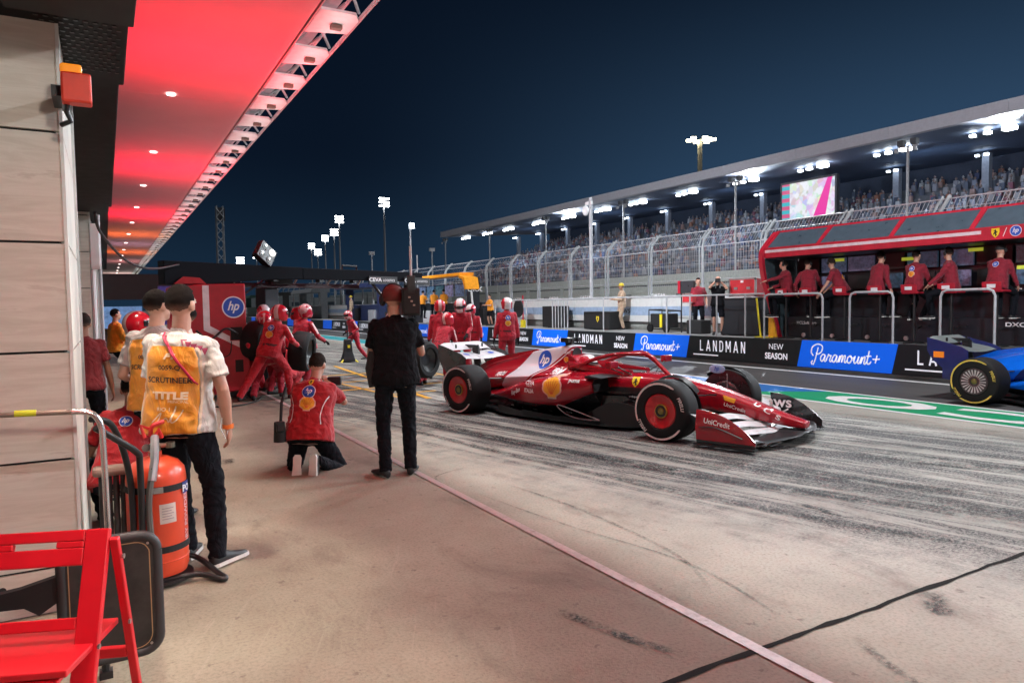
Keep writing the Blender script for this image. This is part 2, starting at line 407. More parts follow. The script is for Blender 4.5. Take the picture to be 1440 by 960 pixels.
def worn_paint(name, col, wear=.5, dirt=(.12, .10, .09)):
    m, t, b = new_mat(name); p = t.pos()
    n = t.noise(p, 9, 7, .75); f = t.noise(t.mapping(p, (2, .2, 1)), 2.2, 5, .6)
    k = t.math('ADD', t.math('MULTIPLY', n, .6), t.math('MULTIPLY', f, .4))
    t.l.new(t.mix(t.step(k, .75-wear*.5, .95-wear*.4), col, dirt), b.inputs['Base Color']); b.inputs['Roughness'].default_value = .5
    t.l.new(t.bump(t.noise(p, 60, 3), .3, .004), b.inputs['Normal']); return m
ASPH = asphalt()
tag(MB().add([(-500, -300, -.02), (900, -300, -.02), (900, 1500, -.02), (-500, 1500, -.02)], [(0, 1, 2, 3)]).build('ground', mat('dry_ground', (.09, .08, .07), .9)), kind='structure')
def sheet(name, x0, x1, y0, y1, z, m, **k):
    return tag(MB().add([(x0, y0, z), (x1, y0, z), (x1, y1, z), (x0, y1, z)], [(0, 1, 2, 3)]).build(name, m, **k), kind='structure')
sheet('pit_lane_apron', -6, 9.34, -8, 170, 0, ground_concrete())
sheet('fast_lane', 9.34, 13.5, -12, 170, -.002, ASPH)
sheet('race_track', 16.4, 36, -40, 400, -.01, ASPH)
# joint, lines, paint
rj = random.Random(3)
def soft_rubber():
    m, t, b = new_mat('soft_rubber'); p = t.pos(); a = t.add('ShaderNodeVertexColor', layer_name='fade')
    n = t.noise(p, 42, 4, .75); n2 = t.noise(p, 5, 5, .7)
    al = t.math('MULTIPLY', a.outputs[0], t.math('MULTIPLY', t.step(n, .36, .60), t.step(n2, .30, .62)), clamp=True)
    t.l.new(al, b.inputs['Alpha']); b.inputs['Base Color'].default_value = (.035, .034, .037, 1); b.inputs['Roughness'].default_value = .7; b.inputs['Specular IOR Level'].default_value = .15
    return m
SOFTR = soft_rubber()
def soft_ribbon(name, pts, w, k=1., z=.0048):
    P = [Vector((q[0], q[1], 0)) for q in pts]; vs = []; col = []
    for i, q in enumerate(P):
        d = (P[min(i+1, len(P)-1)]-P[max(i-1, 0)]).normalized(); n = Vector((-d.y, d.x, 0)); e = min(1, min(i, len(P)-1-i)/4)
        for u, c in ((-.5, 0), (-.2, 1), (.2, 1), (.5, 0)): vs.append(tuple(q+n*u*w+Vector((0, 0, z)))); col.append(c*e*k)
    fs = [(4*i+j, 4*i+j+1, 4*i+j+5, 4*i+j+4) for i in range(len(P)-1) for j in range(3)]
    me = bpy.data.meshes.new(name); me.from_pydata(vs, [], fs); ca = me.color_attributes.new('fade', 'FLOAT_COLOR', 'POINT')
    ca.data.foreach_set('color', np.array([(c, c, c, 1) for c in col], dtype=np.float32).ravel()); me.materials.append(SOFTR)
    return tag(link(name, me), kind='structure')
def ribbon(name, pts, w, m, z=.004, jit=0., parent=None):
    P = [Vector((p[0], p[1], 0)) for p in pts]; vs = []
    for i, p in enumerate(P):
        d = (P[min(i+1, len(P)-1)]-P[max(i-1, 0)]).normalized(); q = Vector((-d.y, d.x, 0))
        a = w/2*(1+rj.uniform(-jit, jit)); b = w/2*(1+rj.uniform(-jit, jit))
        vs += [p+q*a+Vector((0, 0, z)), p-q*b+Vector((0, 0, z))]
    return tag(MB().add(vs, [(2*i, 2*i+1, 2*i+3, 2*i+2) for i in range(len(P)-1)]).build(name, m, parent), kind='structure')
JOINT = mat('joint_sealant', (.012, .011, .010), .9, spec=.1)
SKID = worn_paint('skid_rubber', (.075, .065, .06), .75, (.2, .165, .13))
for yj in (2.15, 17.2, 32.2):
    ribbon('expansion_joint', [(x*.12-1, yj+.004*math.sin(x)) for x in range(86)], .026, JOINT, .004, .6)
def arcp(pts, n=8): return smooth_pts(pts, n)
for pts, w in [([(2.6, 5.2), (2.75, 4.1), (2.95, 3.1), (2.82, 2.3)], .022), ([(2.95, 5.35), (3.05, 4.4), (3.0, 3.3), (2.78, 2.75)], .03),
                              ([(2.95, 2.02), (2.8, 1.7), (2.7, 1.2)], .05), ([(3.0, 6.1), (2.55, 5.9), (2.5, 5.5)], .02)]:
    soft_ribbon('skid_mark', arcp(pts), w*1.3, .55)
for pts, w in [([(2.12, 2.3), (2.02, 2.62), (1.93, 2.95)], .09), ([(3.75, 2.12), (3.6, 2.02), (3.5, 1.9)], .16), ([(4.5, 3.2), (4.55, 3.4), (4.5, 3.6)], .1), ([(2.2, 8.6), (2.3, 9.0), (2.3, 9.5)], .2), ([(1.0, 7.5), (1.03, 7.7), (1.05, 7.8)], .14)]:
    soft_ribbon('rubber_smudge', arcp(pts, 8), w, 1.0)
for i_, (off, k_, w) in enumerate([(0, 1, .34), (1.62, 1, .34), (.55, .75, .26), (2.15, .75, .26), (-.5, .6, .2), (1.1, .6, .2), (2.9, .8, .3), (3.4, .55, .2)]):
    sh_ = .25*math.sin(i_*2.1)
    soft_ribbon('tyre_track', arcp([(3.9+off, 17+sh_), (4.0+off, 12), (4.25+off, 8.4), (4.75+off, 5.6+sh_), (5.5+off+sh_*.5, 3.0), (6.6+off+sh_, .2), (8.0+off*.6, -2.6)], 8), w, .5*k_, .0045+.0002*i_)
for pts, w in [([(3.1, 9.5), (3.5, 6.8), (3.9, 4.8), (4.35, 3.2), (4.7, 2.4)], .16), ([(3.5, 9.5), (3.95, 6.9), (4.5, 4.8), (5.2, 3.1), (6, 1.7)], .3), ([(5.1, 5.0), (5.3, 4.4), (5.6, 3.6), (5.9, 3.0)], .34), ([(6.4, 4.6), (6.7, 3.8), (7.2, 2.8)], .3)]:
    soft_ribbon('tyre_track', arcp(pts, 8), w, .8, .0066)
WL = worn_paint('worn_white_line', (.50, .38, .36), .62, (.22, .16, .14))
sheet('pit_box_line', 2.435, 2.5, -6, 60, .0052, WL)
YL = worn_paint('worn_yellow_paint', (.62, .32, .03), .55, (.10, .09, .08))
for p, w in [([(5.2, 18.6), (4.95, 15), (4.66, 11.0)], .10), ([(3.9, 16.9), (4.15, 13.35), (4.3, 11.4)], .07), ([(3.62, 13.0), (5.5, 13.1), (6.6, 13.2)], .10), ([(3.9, 16.0), (5.6, 16.1), (6.6, 16.1)], .12), ([(4.0, 14.4), (6.4, 14.6)], .09), ([(6.5, 11.8), (6.55, 16.2)], .09), ([(4.2, 11.9), (5.2, 11.95)], .08)]:
    ribbon('yellow_box_marking', p, w, YL, .006)
WL2 = worn_paint('white_border_paint', (.72, .72, .72), .15)
sheet('stripe_border', 9.34, 9.44, -8, 150, .003, WL2); sheet('stripe_border', 10.6, 10.69, -8, 150, .003, WL2)
GREEN = worn_paint('green_lane_paint', (.0, .28, .12), .12, (.05, .2, .1)); BLUEL = worn_paint('blue_lane_paint', (.01, .13, .42), .12, (.05, .1, .2))
TEAL = worn_paint('teal_lane_paint', (.03, .3, .34), .2)
def quad(name, pts, z, m): return tag(MB().add([(x, y, z) for x, y in pts], [(0, 1, 2, 3)]).build(name, m), kind='structure')
quad('green_stripe', [(9.44, -8), (10.6, -8), (10.6, 7.75), (9.44, 7.05+1.6)], .0035, GREEN)
quad('blue_stripe', [(9.44, 8.65), (10.6, 7.75), (10.6, 12.5), (9.44, 13.4)], .0035, BLUEL)
for k in range(14):
    y = 13.4+k*9
    quad('teal_stripe' if k % 2 else 'green_stripe', [(9.44, y), (10.6, y-.9), (10.6, y+8.1), (9.44, y+9)], .0035, TEAL if k % 3 else GREEN)
for s_, y in (('ARAMCO', 4.35), ('ARAMCO', 22.0)):
    tt = text2d(s_, .03, 1.9, 0, 1.12)
    w_ = max(v[0] for v in tt[0])*.86
    tag(place2d(xf(tt, .86), 'lane_lettering', WL2, None, (10.02, y+3.0-w_, .007), (0, 1, 0), (-1, 0, 0)), kind='structure')
sheet('wall_foot_line', 13.02, 13.16, -12, 150, .003, WL2)
tag(MB().bx(13.42, 13.55, -12, 150, -.01, .06).build('kerb', mat('kerb_concrete', (.07, .07, .07), .8)), kind='structure')
# ============================================================ PIT WALL
PLAT = mat('platform_concrete', (.23, .23, .23), .7, bump=.3, bs=30)
tag(MB().bx(13.6, 16.0, -12, 150, -.01, .625).bx(13.585, 13.6, -12, 150, -.01, .64).build('pit_wall_platform', PLAT), kind='structure')
WALLM = mat('pit_wall_white', (.62, .63, .62), .6, var=.06, bump=.15, bs=20)
pw = thing('pit_wall', 'long white concrete pit wall with pale blue band behind the platform', 'wall', (16, 0, 0))
y = -12
for k in range(26):
    L = 5.0; MB().bx(0, .28, y+.01, y+L-.01, .9, 1.69).build('wall_panel', WALLM, pw, bevel=.012)
    MB().bx(-.006, 0, y+.01, y+L-.01, 1.12, 1.42).build('blue_band', mat('pale_blue_band', (.30, .40, .55), .5), pw); y += L
MB().bx(.1, .4, -12, 150, .62, .9).build('wall_base', mat('wall_base_grey', (.30, .31, .29), .7), pw)
MB().bx(-.01, .3, -12, 150, .86, .9).build('ledge', mat('ledge_dark', (.06, .06, .06), .7), pw)
for s_, y, z, h, m_ in (('QATAR', 18.15, 1.79, .13, PRINTW), ('OWS', 19.95, 1.27, .15, PRINTK), ('QATAR', 24.5, 1.79, .13, PRINTW), ('QATAR', 27.5, 1.79, .13, PRINTW), ('QATAR', 22.3, 1.79, .13, PRINTW)):
    place2d(xf(text2d(s_, .02, 1.3, 0, 1.1), h), 'lettering', m_, pw, (-.012, y, z), (0, -1, 0), (0, 0, 1))
MB().bx(.0, .012, -12, 110, 1.69, 1.71).build('top_rail', STEELP, pw)
# advertising boards
BBLUE = mat('screen_blue', (.0, .12, .75), .35, var=.02, emit=(.0, .11, .85), es=.35)
BBLACK = mat('screen_black', (.008, .009, .012), .35, var=.02)
BW = mat('screen_white', (.75, .75, .8), .4, var=.02, emit=(.8, .8, .9), es=.35)
CUR = {  # a handwriting-like script, letter strokes on a 1-high line
 'P': [[(.16, -.28), (.26, .0), (.36, .55), (.40, .84)], [(.12, .3), (-.06, .52), (.0, .86), (.34, 1.04), (.68, .92), (.66, .58), (.42, .42), (.28, .5)], [(.10, -.26), (.02, -.12), (.12, .0)]],
 'a': [[(.34, .36), (.16, .42), (.03, .2), (.08, .02), (.2, .02), (.34, .36), (.3, .08), (.38, .0), (.48, .14)]],
 'r': [[(.0, .1), (.1, .34), (.12, .44), (.2, .36), (.3, .36), (.24, .08), (.32, .0), (.42, .14)]],
 'm': [[(.0, .1), (.1, .4), (.06, .0), (.16, .34), (.26, .4), (.24, .0), (.34, .34), (.45, .4), (.43, .06), (.5, .0), (.6, .14)]],
 'o': [[(.2, .42), (.05, .3), (.06, .05), (.2, .0), (.32, .2), (.26, .4), (.18, .4), (.36, .3), (.46, .34)]],
 'u': [[(.0, .14), (.1, .42), (.06, .1), (.14, .0), (.28, .16), (.34, .42), (.3, .08), (.38, .0), (.48, .14)]],
 'n': [[(.0, .1), (.1, .4), (.06, .0), (.18, .34), (.3, .4), (.27, .06), (.34, .0), (.44, .14)]],
 't': [[(.1, .78), (.04, .2), (.08, .02), (.2, .04), (.28, .16)], [(-.06, .46), (.26, .48)]],
 '+': [[(.0, .3), (.44, .34)], [(.25, .55), (.19, .08)]]}
def script2d(word):
    x = 0; ms = []; adv = {'P': .62, 'a': .44, 'r': .38, 'm': .57, 'o': .42, 'u': .44, 'n': .42, 't': .36, '+': .5}
    for ch in word:
        for s_ in CUR[ch]: ms.append(stroke2d([(px+x+py*.12, py) for px, py in smooth_pts(s_, 5)], .085 if ch != '+' else .08))
        x += adv[ch]
    v, f = cat2d(*ms); x0, x1 = min(a for a, b in v), max(a for a, b in v)
    return [(a-(x0+x1)/2, b-.38) for a, b in v], f
BLK = {'L': [[(0, 1), (0, 0)], [(0, .07), (.36, .07)]], 'A': [[(0, 0), (.22, 1)], [(.22, 1), (.44, 0)], [(.08, .28), (.36, .28)]], 'N': [[(.0, 0), (.0, 1)], [(.0, .98), (.36, .02)], [(.36, 0), (.36, 1)]],
 'D': [[(0, 0), (0, 1)], smooth_pts([(0, .93), (.2, .93), (.34, .75), (.34, .25), (.2, .07), (0, .07)], 3)], 'M': [[(0, 0), (0, 1)], [(0, .98), (.24, .3)], [(.24, .3), (.48, .98)], [(.48, 0), (.48, 1)]]}
_x = 0; _ms = []
for _c in 'LANDMAN':
    for s_ in BLK[_c]: _ms.append(stroke2d([(a+_x, b-.5) for a, b in s_], .125))
    _x += {'L': .36, 'A': .44, 'N': .36, 'D': .34, 'M': .48}[_c]+.42
LANDM = cat2d(*_ms); LANDM = ([(a-(_x-.42)/2, b) for a, b in LANDM[0]], LANDM[1])
SCR = script2d('Paramount+')
SCRW = max(a for a, b in SCR[0])*2
bd = thing('pit_wall_boards', 'row of black and blue screen boards along the foot of the pit wall', 'advertising boards', (13.55, 0, 0))
per = 5.76; b0 = 10.66
for k in range(-3, 14):
    ys = b0+per*k; ye = ys-2.22     # blue from ye to ys, black from ys to ye+per
    # slanted ends: top shifted toward -Y
    def pan(a0, a1, m_, nm):
        sh = -.13
        MB().prism([(a0, .07), (a1, .07), (a1+sh, .66), (a0+sh, .66)], 0, -.03, 0.03).build(nm, m_, bd)
    pan(ye+.06, ys+.06, BBLUE, 'blue_board'); pan(ys+.068, ye+per+.052, BBLACK, 'black_board')
    if ys > 48: continue
    cy = (ye+ys)/2+.0
    place2d(xf(SCR, 1.62/SCRW*1.0), 'lettering', BW, bd, (-.034, cy, .36), (0, -1, 0), (0, 0, 1))
    kb0, kb1 = ys, ye+per
    place2d(xf(LANDM, .28), 'lettering', BW, bd, (-.034, kb1-1.22, .42), (0, -1, 0), (0, 0, 1))
    MB().bx(-.036, -.034, kb1-1.1, kb1-.22, .165, .195).build('underline', BW, bd)
    place2d(xf(text2d('NEW', .0, .95), .13), 'lettering', BW, bd, (-.034, kb1-2.9, .485), (0, -1, 0), (0, 0, 1))
    place2d(xf(text2d('SEASON', .035, .9), .15), 'lettering', BW, bd, (-.034, kb1-2.9, .265), (0, -1, 0), (0, 0, 1))
# handrails
def handrail(y0, y1, label):
    t = thing('handrail', label, 'railing', (14.0, (y0+y1)/2, .625), 0, 'steel hoop handrails on the pit wall')
    h, L = 1.08, abs(y1-y0)/2; r = .12
    pts = [(0, -L, 0), (0, -L, h-r), (0, -L+r*.3, h-r*.3), (0, -L+r, h), (0, L-r, h), (0, L-r*.3, h-r*.3), (0, L, h-r), (0, L, 0)]
    MB().tube(pts, .024, 10).build('rail', STEELP, t, smooth=True)
    for s_ in (-1, 1): MB().bx(-.05, .05, s_*L-.05, s_*L+.05, 0, .012).build('base_plate', STEELP, t)
for a, b, l in [(9.76, 8.78, 'grey steel hoop handrail in front of the seated worker with white soled shoes'), (7.83, 6.86, 'grey steel hoop handrail below the shield emblem of the red canopy'), (12.06, 10.43, 'grey steel hoop handrail at the left end of the red team stand'),
                (5.9, 4.9, 'grey steel hoop handrail at the right edge behind the blue car')]: handrail(a, b, l)
lr = thing('handrail', 'long grey handrail with many posts beside the marshal and the photographer', 'railing', (14.0, 0, .625))
MB().tube([(0, 12.1, 1.1), (0, 26, 1.1)], .022).build('rail', STEELP, lr)
for yy in (12.66, 13.62, 14.61, 15.55, 18.54, 20.6, 23.4, 25.9): MB().tube([(0, yy, 0), (0, yy, 1.1)], .022).build('post', STEELP, lr)
g = thing('barrier_gate', 'narrow slatted steel gate in the handrail left of the marshal', 'gate', (14.0, 20.6, .625))
for i in range(5): MB().tube([(0, .2+i*.19, 0), (0, .2+i*.19, 1.08)], .018).build('bar', STEELP, g)
MB().tube([(0, .1, 1.08), (0, 1.1, 1.08)], .022).build('top_rail', STEELP, g)
# catch fence
cf = thing('catch_fence', 'tall catch fence of steel posts, cables and mesh on top of the pit wall', 'fence', (16.3, 0, 0))
py_ = [-.5+2.42*k for k in range(-3, 34)]
post = MB().tube([(0, 0, 1.6), (0, 0, 3.3), (.06, 0, 3.5), (.42, 0, 3.86)], .042, 8).tube([(0, .15, 1.6), (0, .15, 3.3), (.06, .15, 3.5), (.42, .15, 3.86)], .026, 8).mesh('post', mat('post_grey', (.26, .28, .29), .5), True)
for yy in py_: link('post', post, cf, (0, yy, 0))
cab = MB()
for z, x in ((1.72, 0), (2.25, 0), (2.75, 0), (3.28, 0), (3.55, .12), (3.8, .38)): cab.tube([(x, -8, z), (x, 78, z)], .016 if z in (3.28, 3.8) else .008, 5)
tag(cab.build('cable', STEELP, cf), kind='stuff')
mesh_ = MB(); yy = -8
while yy < 44:
    for a, b in (((0, 1.7), (0, 3.28)), ((0, 3.28), (.4, 3.82))):
        mesh_.add([(a[0], yy, a[1]), (a[0]+.004, yy+.013, a[1]), (b[0], yy+.013, b[1]), (b[0], yy, b[1])], [(0, 1, 2, 3)])
    yy += .1 if yy < 26 else .2
z = 1.8
while z < 3.28: mesh_.add([(0, -8, z), (0, 44, z), (0, 44, z+.007), (0, -8, z+.007)], [(0, 1, 2, 3)]); z += .15
tag(mesh_.build('wire_mesh', STEELP, cf), kind='stuff')
# ============================================================ GRANDSTAND
gs = thing('grandstand', 'long roofed grandstand beyond the track with lights under its roof', 'grandstand', (0, 0, 0))
GY0, GY1 = -30, 84
FAC = mat('stand_facade', (.55, .58, .52), .7, bump=.1); FACD = mat('stand_opening', (.14, .16, .15), .8)
for k in range(19):
    y0 = GY0+k*6; MB().bx(36, 36.3, y0+.03, y0+5.97, 2.9, 3.6).build('fascia_panel', FAC, gs)
    MB().bx(36.15, 36.4, y0+.03, y0+5.97, .3, 2.75).build('facade_panel', mat('facade_cream', (.5, .52, .45), .8), gs)
    MB().bx(36.06, 36.2, y0-.2, y0+.2, 0, 2.9).build('pier', FAC, gs)
    if k % 3 != 1: MB().bx(36.12, 36.16, y0+2.2, y0+3.1, .3, 2.2).build('opening', FACD, gs)
MB().bx(36.4, 37, GY0, GY1, -.01, 3.4).build('base_wall', FACD, gs)
NR = 22; rk = lambda k: (37+k*.78, 3.5+k*.3)
st = MB()
for k in range(NR):
    x, z = rk(k); st.bx(x, x+.79, GY0, GY1, z-.35, z+.0)
tag(st.build('seating_tier', mat('stand_concrete', (.12, .13, .15), .8), gs), kind='stuff')
ROOF = mat('roof_panel', (.55, .57, .62), .5, var=.05); SOF = mat('roof_underside_hazed', (.14, .19, .30), .6)  # underside colour tinted blue in place of haze under the roof
for k in range(19):
    y0 = GY0+k*6
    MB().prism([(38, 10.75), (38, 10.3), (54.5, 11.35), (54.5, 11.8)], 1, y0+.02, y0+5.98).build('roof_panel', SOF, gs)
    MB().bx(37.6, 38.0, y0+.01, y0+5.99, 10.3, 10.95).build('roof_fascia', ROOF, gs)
BACK = mat('stand_back_navy', (.03, .045, .08), .7)
MB().bx(54.2, 54.5, GY0, GY1, 8, 11.6).build('back_wall', BACK, gs)
colm = MB().bx(-.2, .2, -.22, .22, 7.4, 10.9).mesh('column', mat('stand_column', (.25, .28, .34), .6))
LAMP = mat('lamp_glow', (1, 1, 1), .5, emit=(.92, .97, 1.0), es=22)
LAMPS = mat('lamp_glow_small', (1, 1, 1), .5, emit=(.75, .87, 1.0), es=9)
lsm = MB().box((0, -.25, 0), (.2, .22, .14)).box((0, .3, 0), (.2, .2, .12)).mesh('column_lamp', LAMPS)
for k in range(18):
    y0 = -17+k*6.02; link('column', colm, gs, (50, y0, 0)); link('column_lamp', lsm, gs, (49.4, y0, 10.72))
lgs = [(MB().box((0, 0, 0), (.45, .55, .2)).mesh('roof_lamp', LAMP), 0, 0), (MB().box((0, 0, 0), (.28, .28, .14)).mesh('roof_lamp', LAMP), .1, 1.1), (MB().box((0, 0, 0), (.24, .24, .12)).mesh('roof_lamp', LAMP), .2, 1.9)]
rl = [19.56, 25.1, 30.6, 36.3, 42.4, 48.5, 53.6, 59.3, 65.1, 71.7, 77, 83]
for k, y0 in enumerate([13.8, 8.2, 2.5]+rl): [link('roof_lamp', m_, gs, (41+dx, y0+dy, 10.3)) for m_, dx, dy in lgs]
pl = MB().tube([(0, 0, -.01), (0, 0, 9.6)], .07, 8).mesh('light_pole', STEELP, True)
# crowd
cw = MB(); cols = []
pal = [(.3, .32, .38), (.05, .05, .07), (.05, .06, .09), (.12, .13, .16), (.4, .4, .45), (.1, .1, .13), (.35, .04, .05), (.08, .1, .25), (.6, .35, .25), (.45, .42, .4), (.7, .7, .7), (.15, .16, .2), (.6, .2, .04), (.2, .25, .3), (.3, .3, .35)]
rc = random.Random(5)
for k in range(NR):
    x, z = rk(k); yy = -14+rc.random()*.3
    while yy < GY1-.5:
        dens = .5+.5*noise.noise(Vector((k*.23, yy*.12, 3.1)))
        if (yy % 9.5) > 1.1 and rc.random() < .25+.75*dens:
            c = rc.choice(pal); c = tuple(.55*a_+.45*b_ for a_, b_ in zip(c, (.13, .17, .25))); w = .17; h = .5+rc.uniform(-.08, .1); xx = x+.35+rc.uniform(-.08, .08)  # clothing colours blended toward blue-grey to stand in for haze
            far = yy > 60
            b = len(cw.f)
            cw.add([(xx-.12, yy-w, z), (xx+.12, yy-w, z), (xx+.12, yy+w, z), (xx-.12, yy+w, z), (xx-.09, yy-w*.8, z+h), (xx+.09, yy-w*.8, z+h), (xx+.09, yy+w*.8, z+h), (xx-.09, yy+w*.8, z+h)], [(0, 1, 5, 4), (1, 2, 6, 5), (2, 3, 7, 6), (3, 0, 4, 7), (4, 5, 6, 7)])
            cols += [c]*5
            cw.add([(xx-.1, yy, z+h+.13), (xx+.1, yy, z+h+.13), (xx, yy-.1, z+h+.13), (xx, yy+.1, z+h+.13), (xx, yy, z+h+.26), (xx, yy, z+h)], [(0, 2, 4), (2, 1, 4), (1, 3, 4), (3, 0, 4), (2, 0, 5), (1, 2, 5), (3, 1, 5), (0, 3, 5)])
            cols += [(.26, .2, .19) if rc.random() < .7 else (.4, .42, .45)]*8
        yy += .5
me = bpy.data.meshes.new('crowd'); me.from_pydata(cw.v, [], cw.f)
ca = me.color_attributes.new('tint', 'FLOAT_COLOR', 'CORNER')
lc = np.repeat(np.array([(*c, 1) for c in cols], dtype=np.float32), [len(f) for f in cw.f], axis=0); ca.data.foreach_set('color', lc.ravel())
m, t, b = new_mat('crowd_clothes_hazed'); a = t.add('ShaderNodeVertexColor', layer_name='tint'); t.l.new(a.outputs[0], b.inputs['Base Color']); b.inputs['Roughness'].default_value = .9
me.materials.append(m); tag(link('crowd', me), 'seated crowd of spectators filling the tiers of the far grandstand', 'crowd', kind='stuff')
# big screen under the stand roof
sc_ = thing('video_screen', 'large lit video screen hanging in front of the grandstand tiers', 'screen', (43.6, 33.8, 0))
MB().bx(0, .3, -2.35, 2.3, 7.3, 10.15).build('casing', mat('screen_casing', (.05, .05, .06), .5), sc_)
m, t, b = new_mat('video_picture'); o_ = t.obj(); X, Y, Z = t.xyz(o_)
vor = t.add('ShaderNodeTexVoronoi'); vor.inputs['Scale'].default_value = 2.6; t.l.new(t.mapping(o_, (1, 1, .8), (.6, 0, 0)), vor.inputs['Vector'])
cc = t.mix(.55, vor.outputs['Color'], (.85, .9, 1)); cc = t.mix(t.step(t.noise(o_, 1.4, 2), .45, .6), cc, (.9, .92, 1.))
side = t.step(Y, 1.45, 1.5); bands = t.add('ShaderNodeTexWave'); bands.bands_direction = 'Z'; bands.inputs['Scale'].default_value = .55; t.l.new(o_, bands.inputs['Vector'])
cc = t.mix(side, cc, t.mix(t.step(bands.outputs['Fac'], .4, .6), (.05, .5, .6), (.7, .1, .25)))
pk = t.math('MULTIPLY', t.step(t.math('ADD', Y, t.math('MULTIPLY', t.math('SUBTRACT', Z, 8.6), .45)), -1.0, -1.05), t.step(t.math('ADD', Y, t.math('MULTIPLY', t.math('SUBTRACT', Z, 8.6), .2)), -1.75, -1.7))
cc = t.mix(pk, cc, (.9, .04, .4))
t.l.new(cc, b.inputs['Emission Color']); b.inputs['Emission Strength'].default_value = .8; b.inputs['Base Color'].default_value = (.02, .02, .02, 1)
MB().bx(-.01, 0, -2.2, 2.15, 7.45, 10.0).build('display', m, sc_)
# poles standing before the stand
for k, (yy, l) in enumerate([(22.5, 'slim pole with a lamp cluster right of the video screen'), (34.3, 'slim pole with lamp cluster left of the video screen'), (46.2, 'third slim stand pole counted leftward from the video screen'), (58, 'slim pole before the grandstand right of the orange stand'), (69.5, 'thin stand pole above the orange clad worker'), (81.2, 'thin pole at the far left end of the grandstand roof')]):
    t_ = thing('light_pole', l, 'pole', (37, yy, 0), 0, 'slim poles in front of the grandstand'); link('pole', pl, t_)
    for s_ in (-1, 1):
        MB().box((0, s_*.35, 9.75), (.3, .3, .3)).build('lamp_box', mat('lamp_box_dark', (.09, .1, .11), .5), t_); MB().box((-.2, s_*.5, 9.35), (.16, .16, .2)).build('lamp_box', STEELP, t_)
    MB().box((0, 0, 9.55), (.08, 1.1, .06)).build('crossbar', STEELP, t_)
# ============================================================ FLOODLIGHT MASTS
def mast(x, y, z, label, w=2.4, rows=3, em=LAMP):
    t_ = thing('floodlight_mast', label, 'floodlight', (x, y, 0), math.atan2(-x, y)*0, 'floodlight masts along the circuit')
    MB().tube([(0, 0, -.01), (0, 0, z)], [.35, .2], 8).build('mast', STEELP, t_, smooth=True)
    for i in range(rows):
        zz = z-.5+i*w*.35; MB().box((0, -.2, zz), (w, .1, .12)).build('crossbar', STEELP, t_)
        MB().box((-w*.02, -.5, zz+w*.06), (w, .3, w*.12)).build('lamp_row', em, t_)
for x, y, l, w in [(61.6, 171.7, 'tallest and nearest white floodlight mast above the black gantry', 2.6), (61.1, 209.3, 'second floodlight mast left of the tallest one', 2.4), (70, 246.3, 'third floodlight mast left of the tallest one', 2.6), (72.7, 268, 'fourth floodlight mast left of the tallest one', 2.4), (76.8, 304.8, 'fifth floodlight mast, just right of the tilted lamp box', 2.6), (88.6, 340, 'dimmer small floodlight mast between two brighter ones', 3.2), (66.7, 372.7, 'low far floodlight mast left of the tilted lamp box', 3.4), (65.5, 415, 'farthest floodlight mast, lowest above the gantry', 4)]:
    mast(x, y, 27, l, w)
YLAMP = mat('lamp_glow_warm', (1, 1, .8), .5, emit=(1, .93, .7), es=14)
t_ = thing('floodlight_mast', 'tall mast with warm ring of lamps rising behind the grandstand roof', 'floodlight', (100, 101.6, 0), -.4)
MB().tube([(0, 0, 0), (0, 0, 32.5)], [.6, .45], 8).build('mast', mat('mast_lit', (.6, .55, .4), .5), t_, smooth=True)
for x_, z_ in ((-2.3, 32.2), (-1.4, 32.7), (-.9, 31.9), (.9, 32.8), (1.7, 32.6), (2.5, 32.5), (1.2, 32.0)): MB().box((x_, -.4, z_), (.95, .5, .42)).build('lamp', YLAMP, t_)
MB().box((0, 0, 32.3), (5.2, .2, .2)).build('crossbar', STEELP, t_)
t_ = thing('lattice_tower', 'unlit lattice tower beside the canopy edge on the left', 'tower', (25.5, 190.2, 0))
lt = MB()
for dx in (-.9, .9):
    for dy in (-.9, .9): MB().tube([(dx, dy, 0), (dx*.8, dy*.8, 27)], .16, 6).build('leg', STEELP, t_)
for k in range(12):
    for s_ in (-1, 1): lt.tube([(-.9*s_, -.9, k*2.2), (.9*s_, -.9, k*2.2+2.2)], .07, 4)
lt.build('bracing', STEELP, t_); MB().box((.2, 0, 25), (2, 1.4, 3.2)).build('head_frame', mat('tower_dark', (.05, .05, .06), .6), t_)
t_ = thing('street_lamp', 'thin lamp pole rising behind the cameraman\'s camera', 'lamp post', (16.2, 40.6, .6))
MB().tube([(0, 0, 0), (0, 0, 5.7)], .05, 8).build('pole', STEELP, t_); MB().box((.1, 0, 5.8), (.25, .2, .3)).build('lamp_head', LAMPS, t_); MB().tube([(.2, -.5, 0), (.2, -.5, 4)], .03).build('stay', STEELP, t_)
t_ = thing('camera_pole', 'thick grey pole with a white dome camera standing on the pit wall', 'camera pole', (16.2, 22.2, .62))
MB().tube([(0, 0, 0), (0, 0, 4.95)], .07, 10).build('pole', STEELP, t_, smooth=True); MB().box((0, .1, 4.75), (.1, .35, .12)).build('arm', WHITE, t_); MB().ell((0, .33, 4.5), (.13, .13, .2), 14, 8).build('dome_camera', WHITE, t_, smooth='all')
for (x, y, z, l) in [(26, 60, 6.5, 'small unlit lamp post left of the tallest floodlight mast'), (21, 62, 6.2, 'short thin pole right of the tallest floodlight mast')]:
    t_ = thing('street_lamp', l, 'lamp post', (x, y, 0)); MB().tube([(0, 0, 0), (0, 0, z)], .06, 8).build('pole', STEELP, t_); MB().box((0, 0, z+.15), (.5, .2, .3)).build('lamp_head', STEELP, t_)
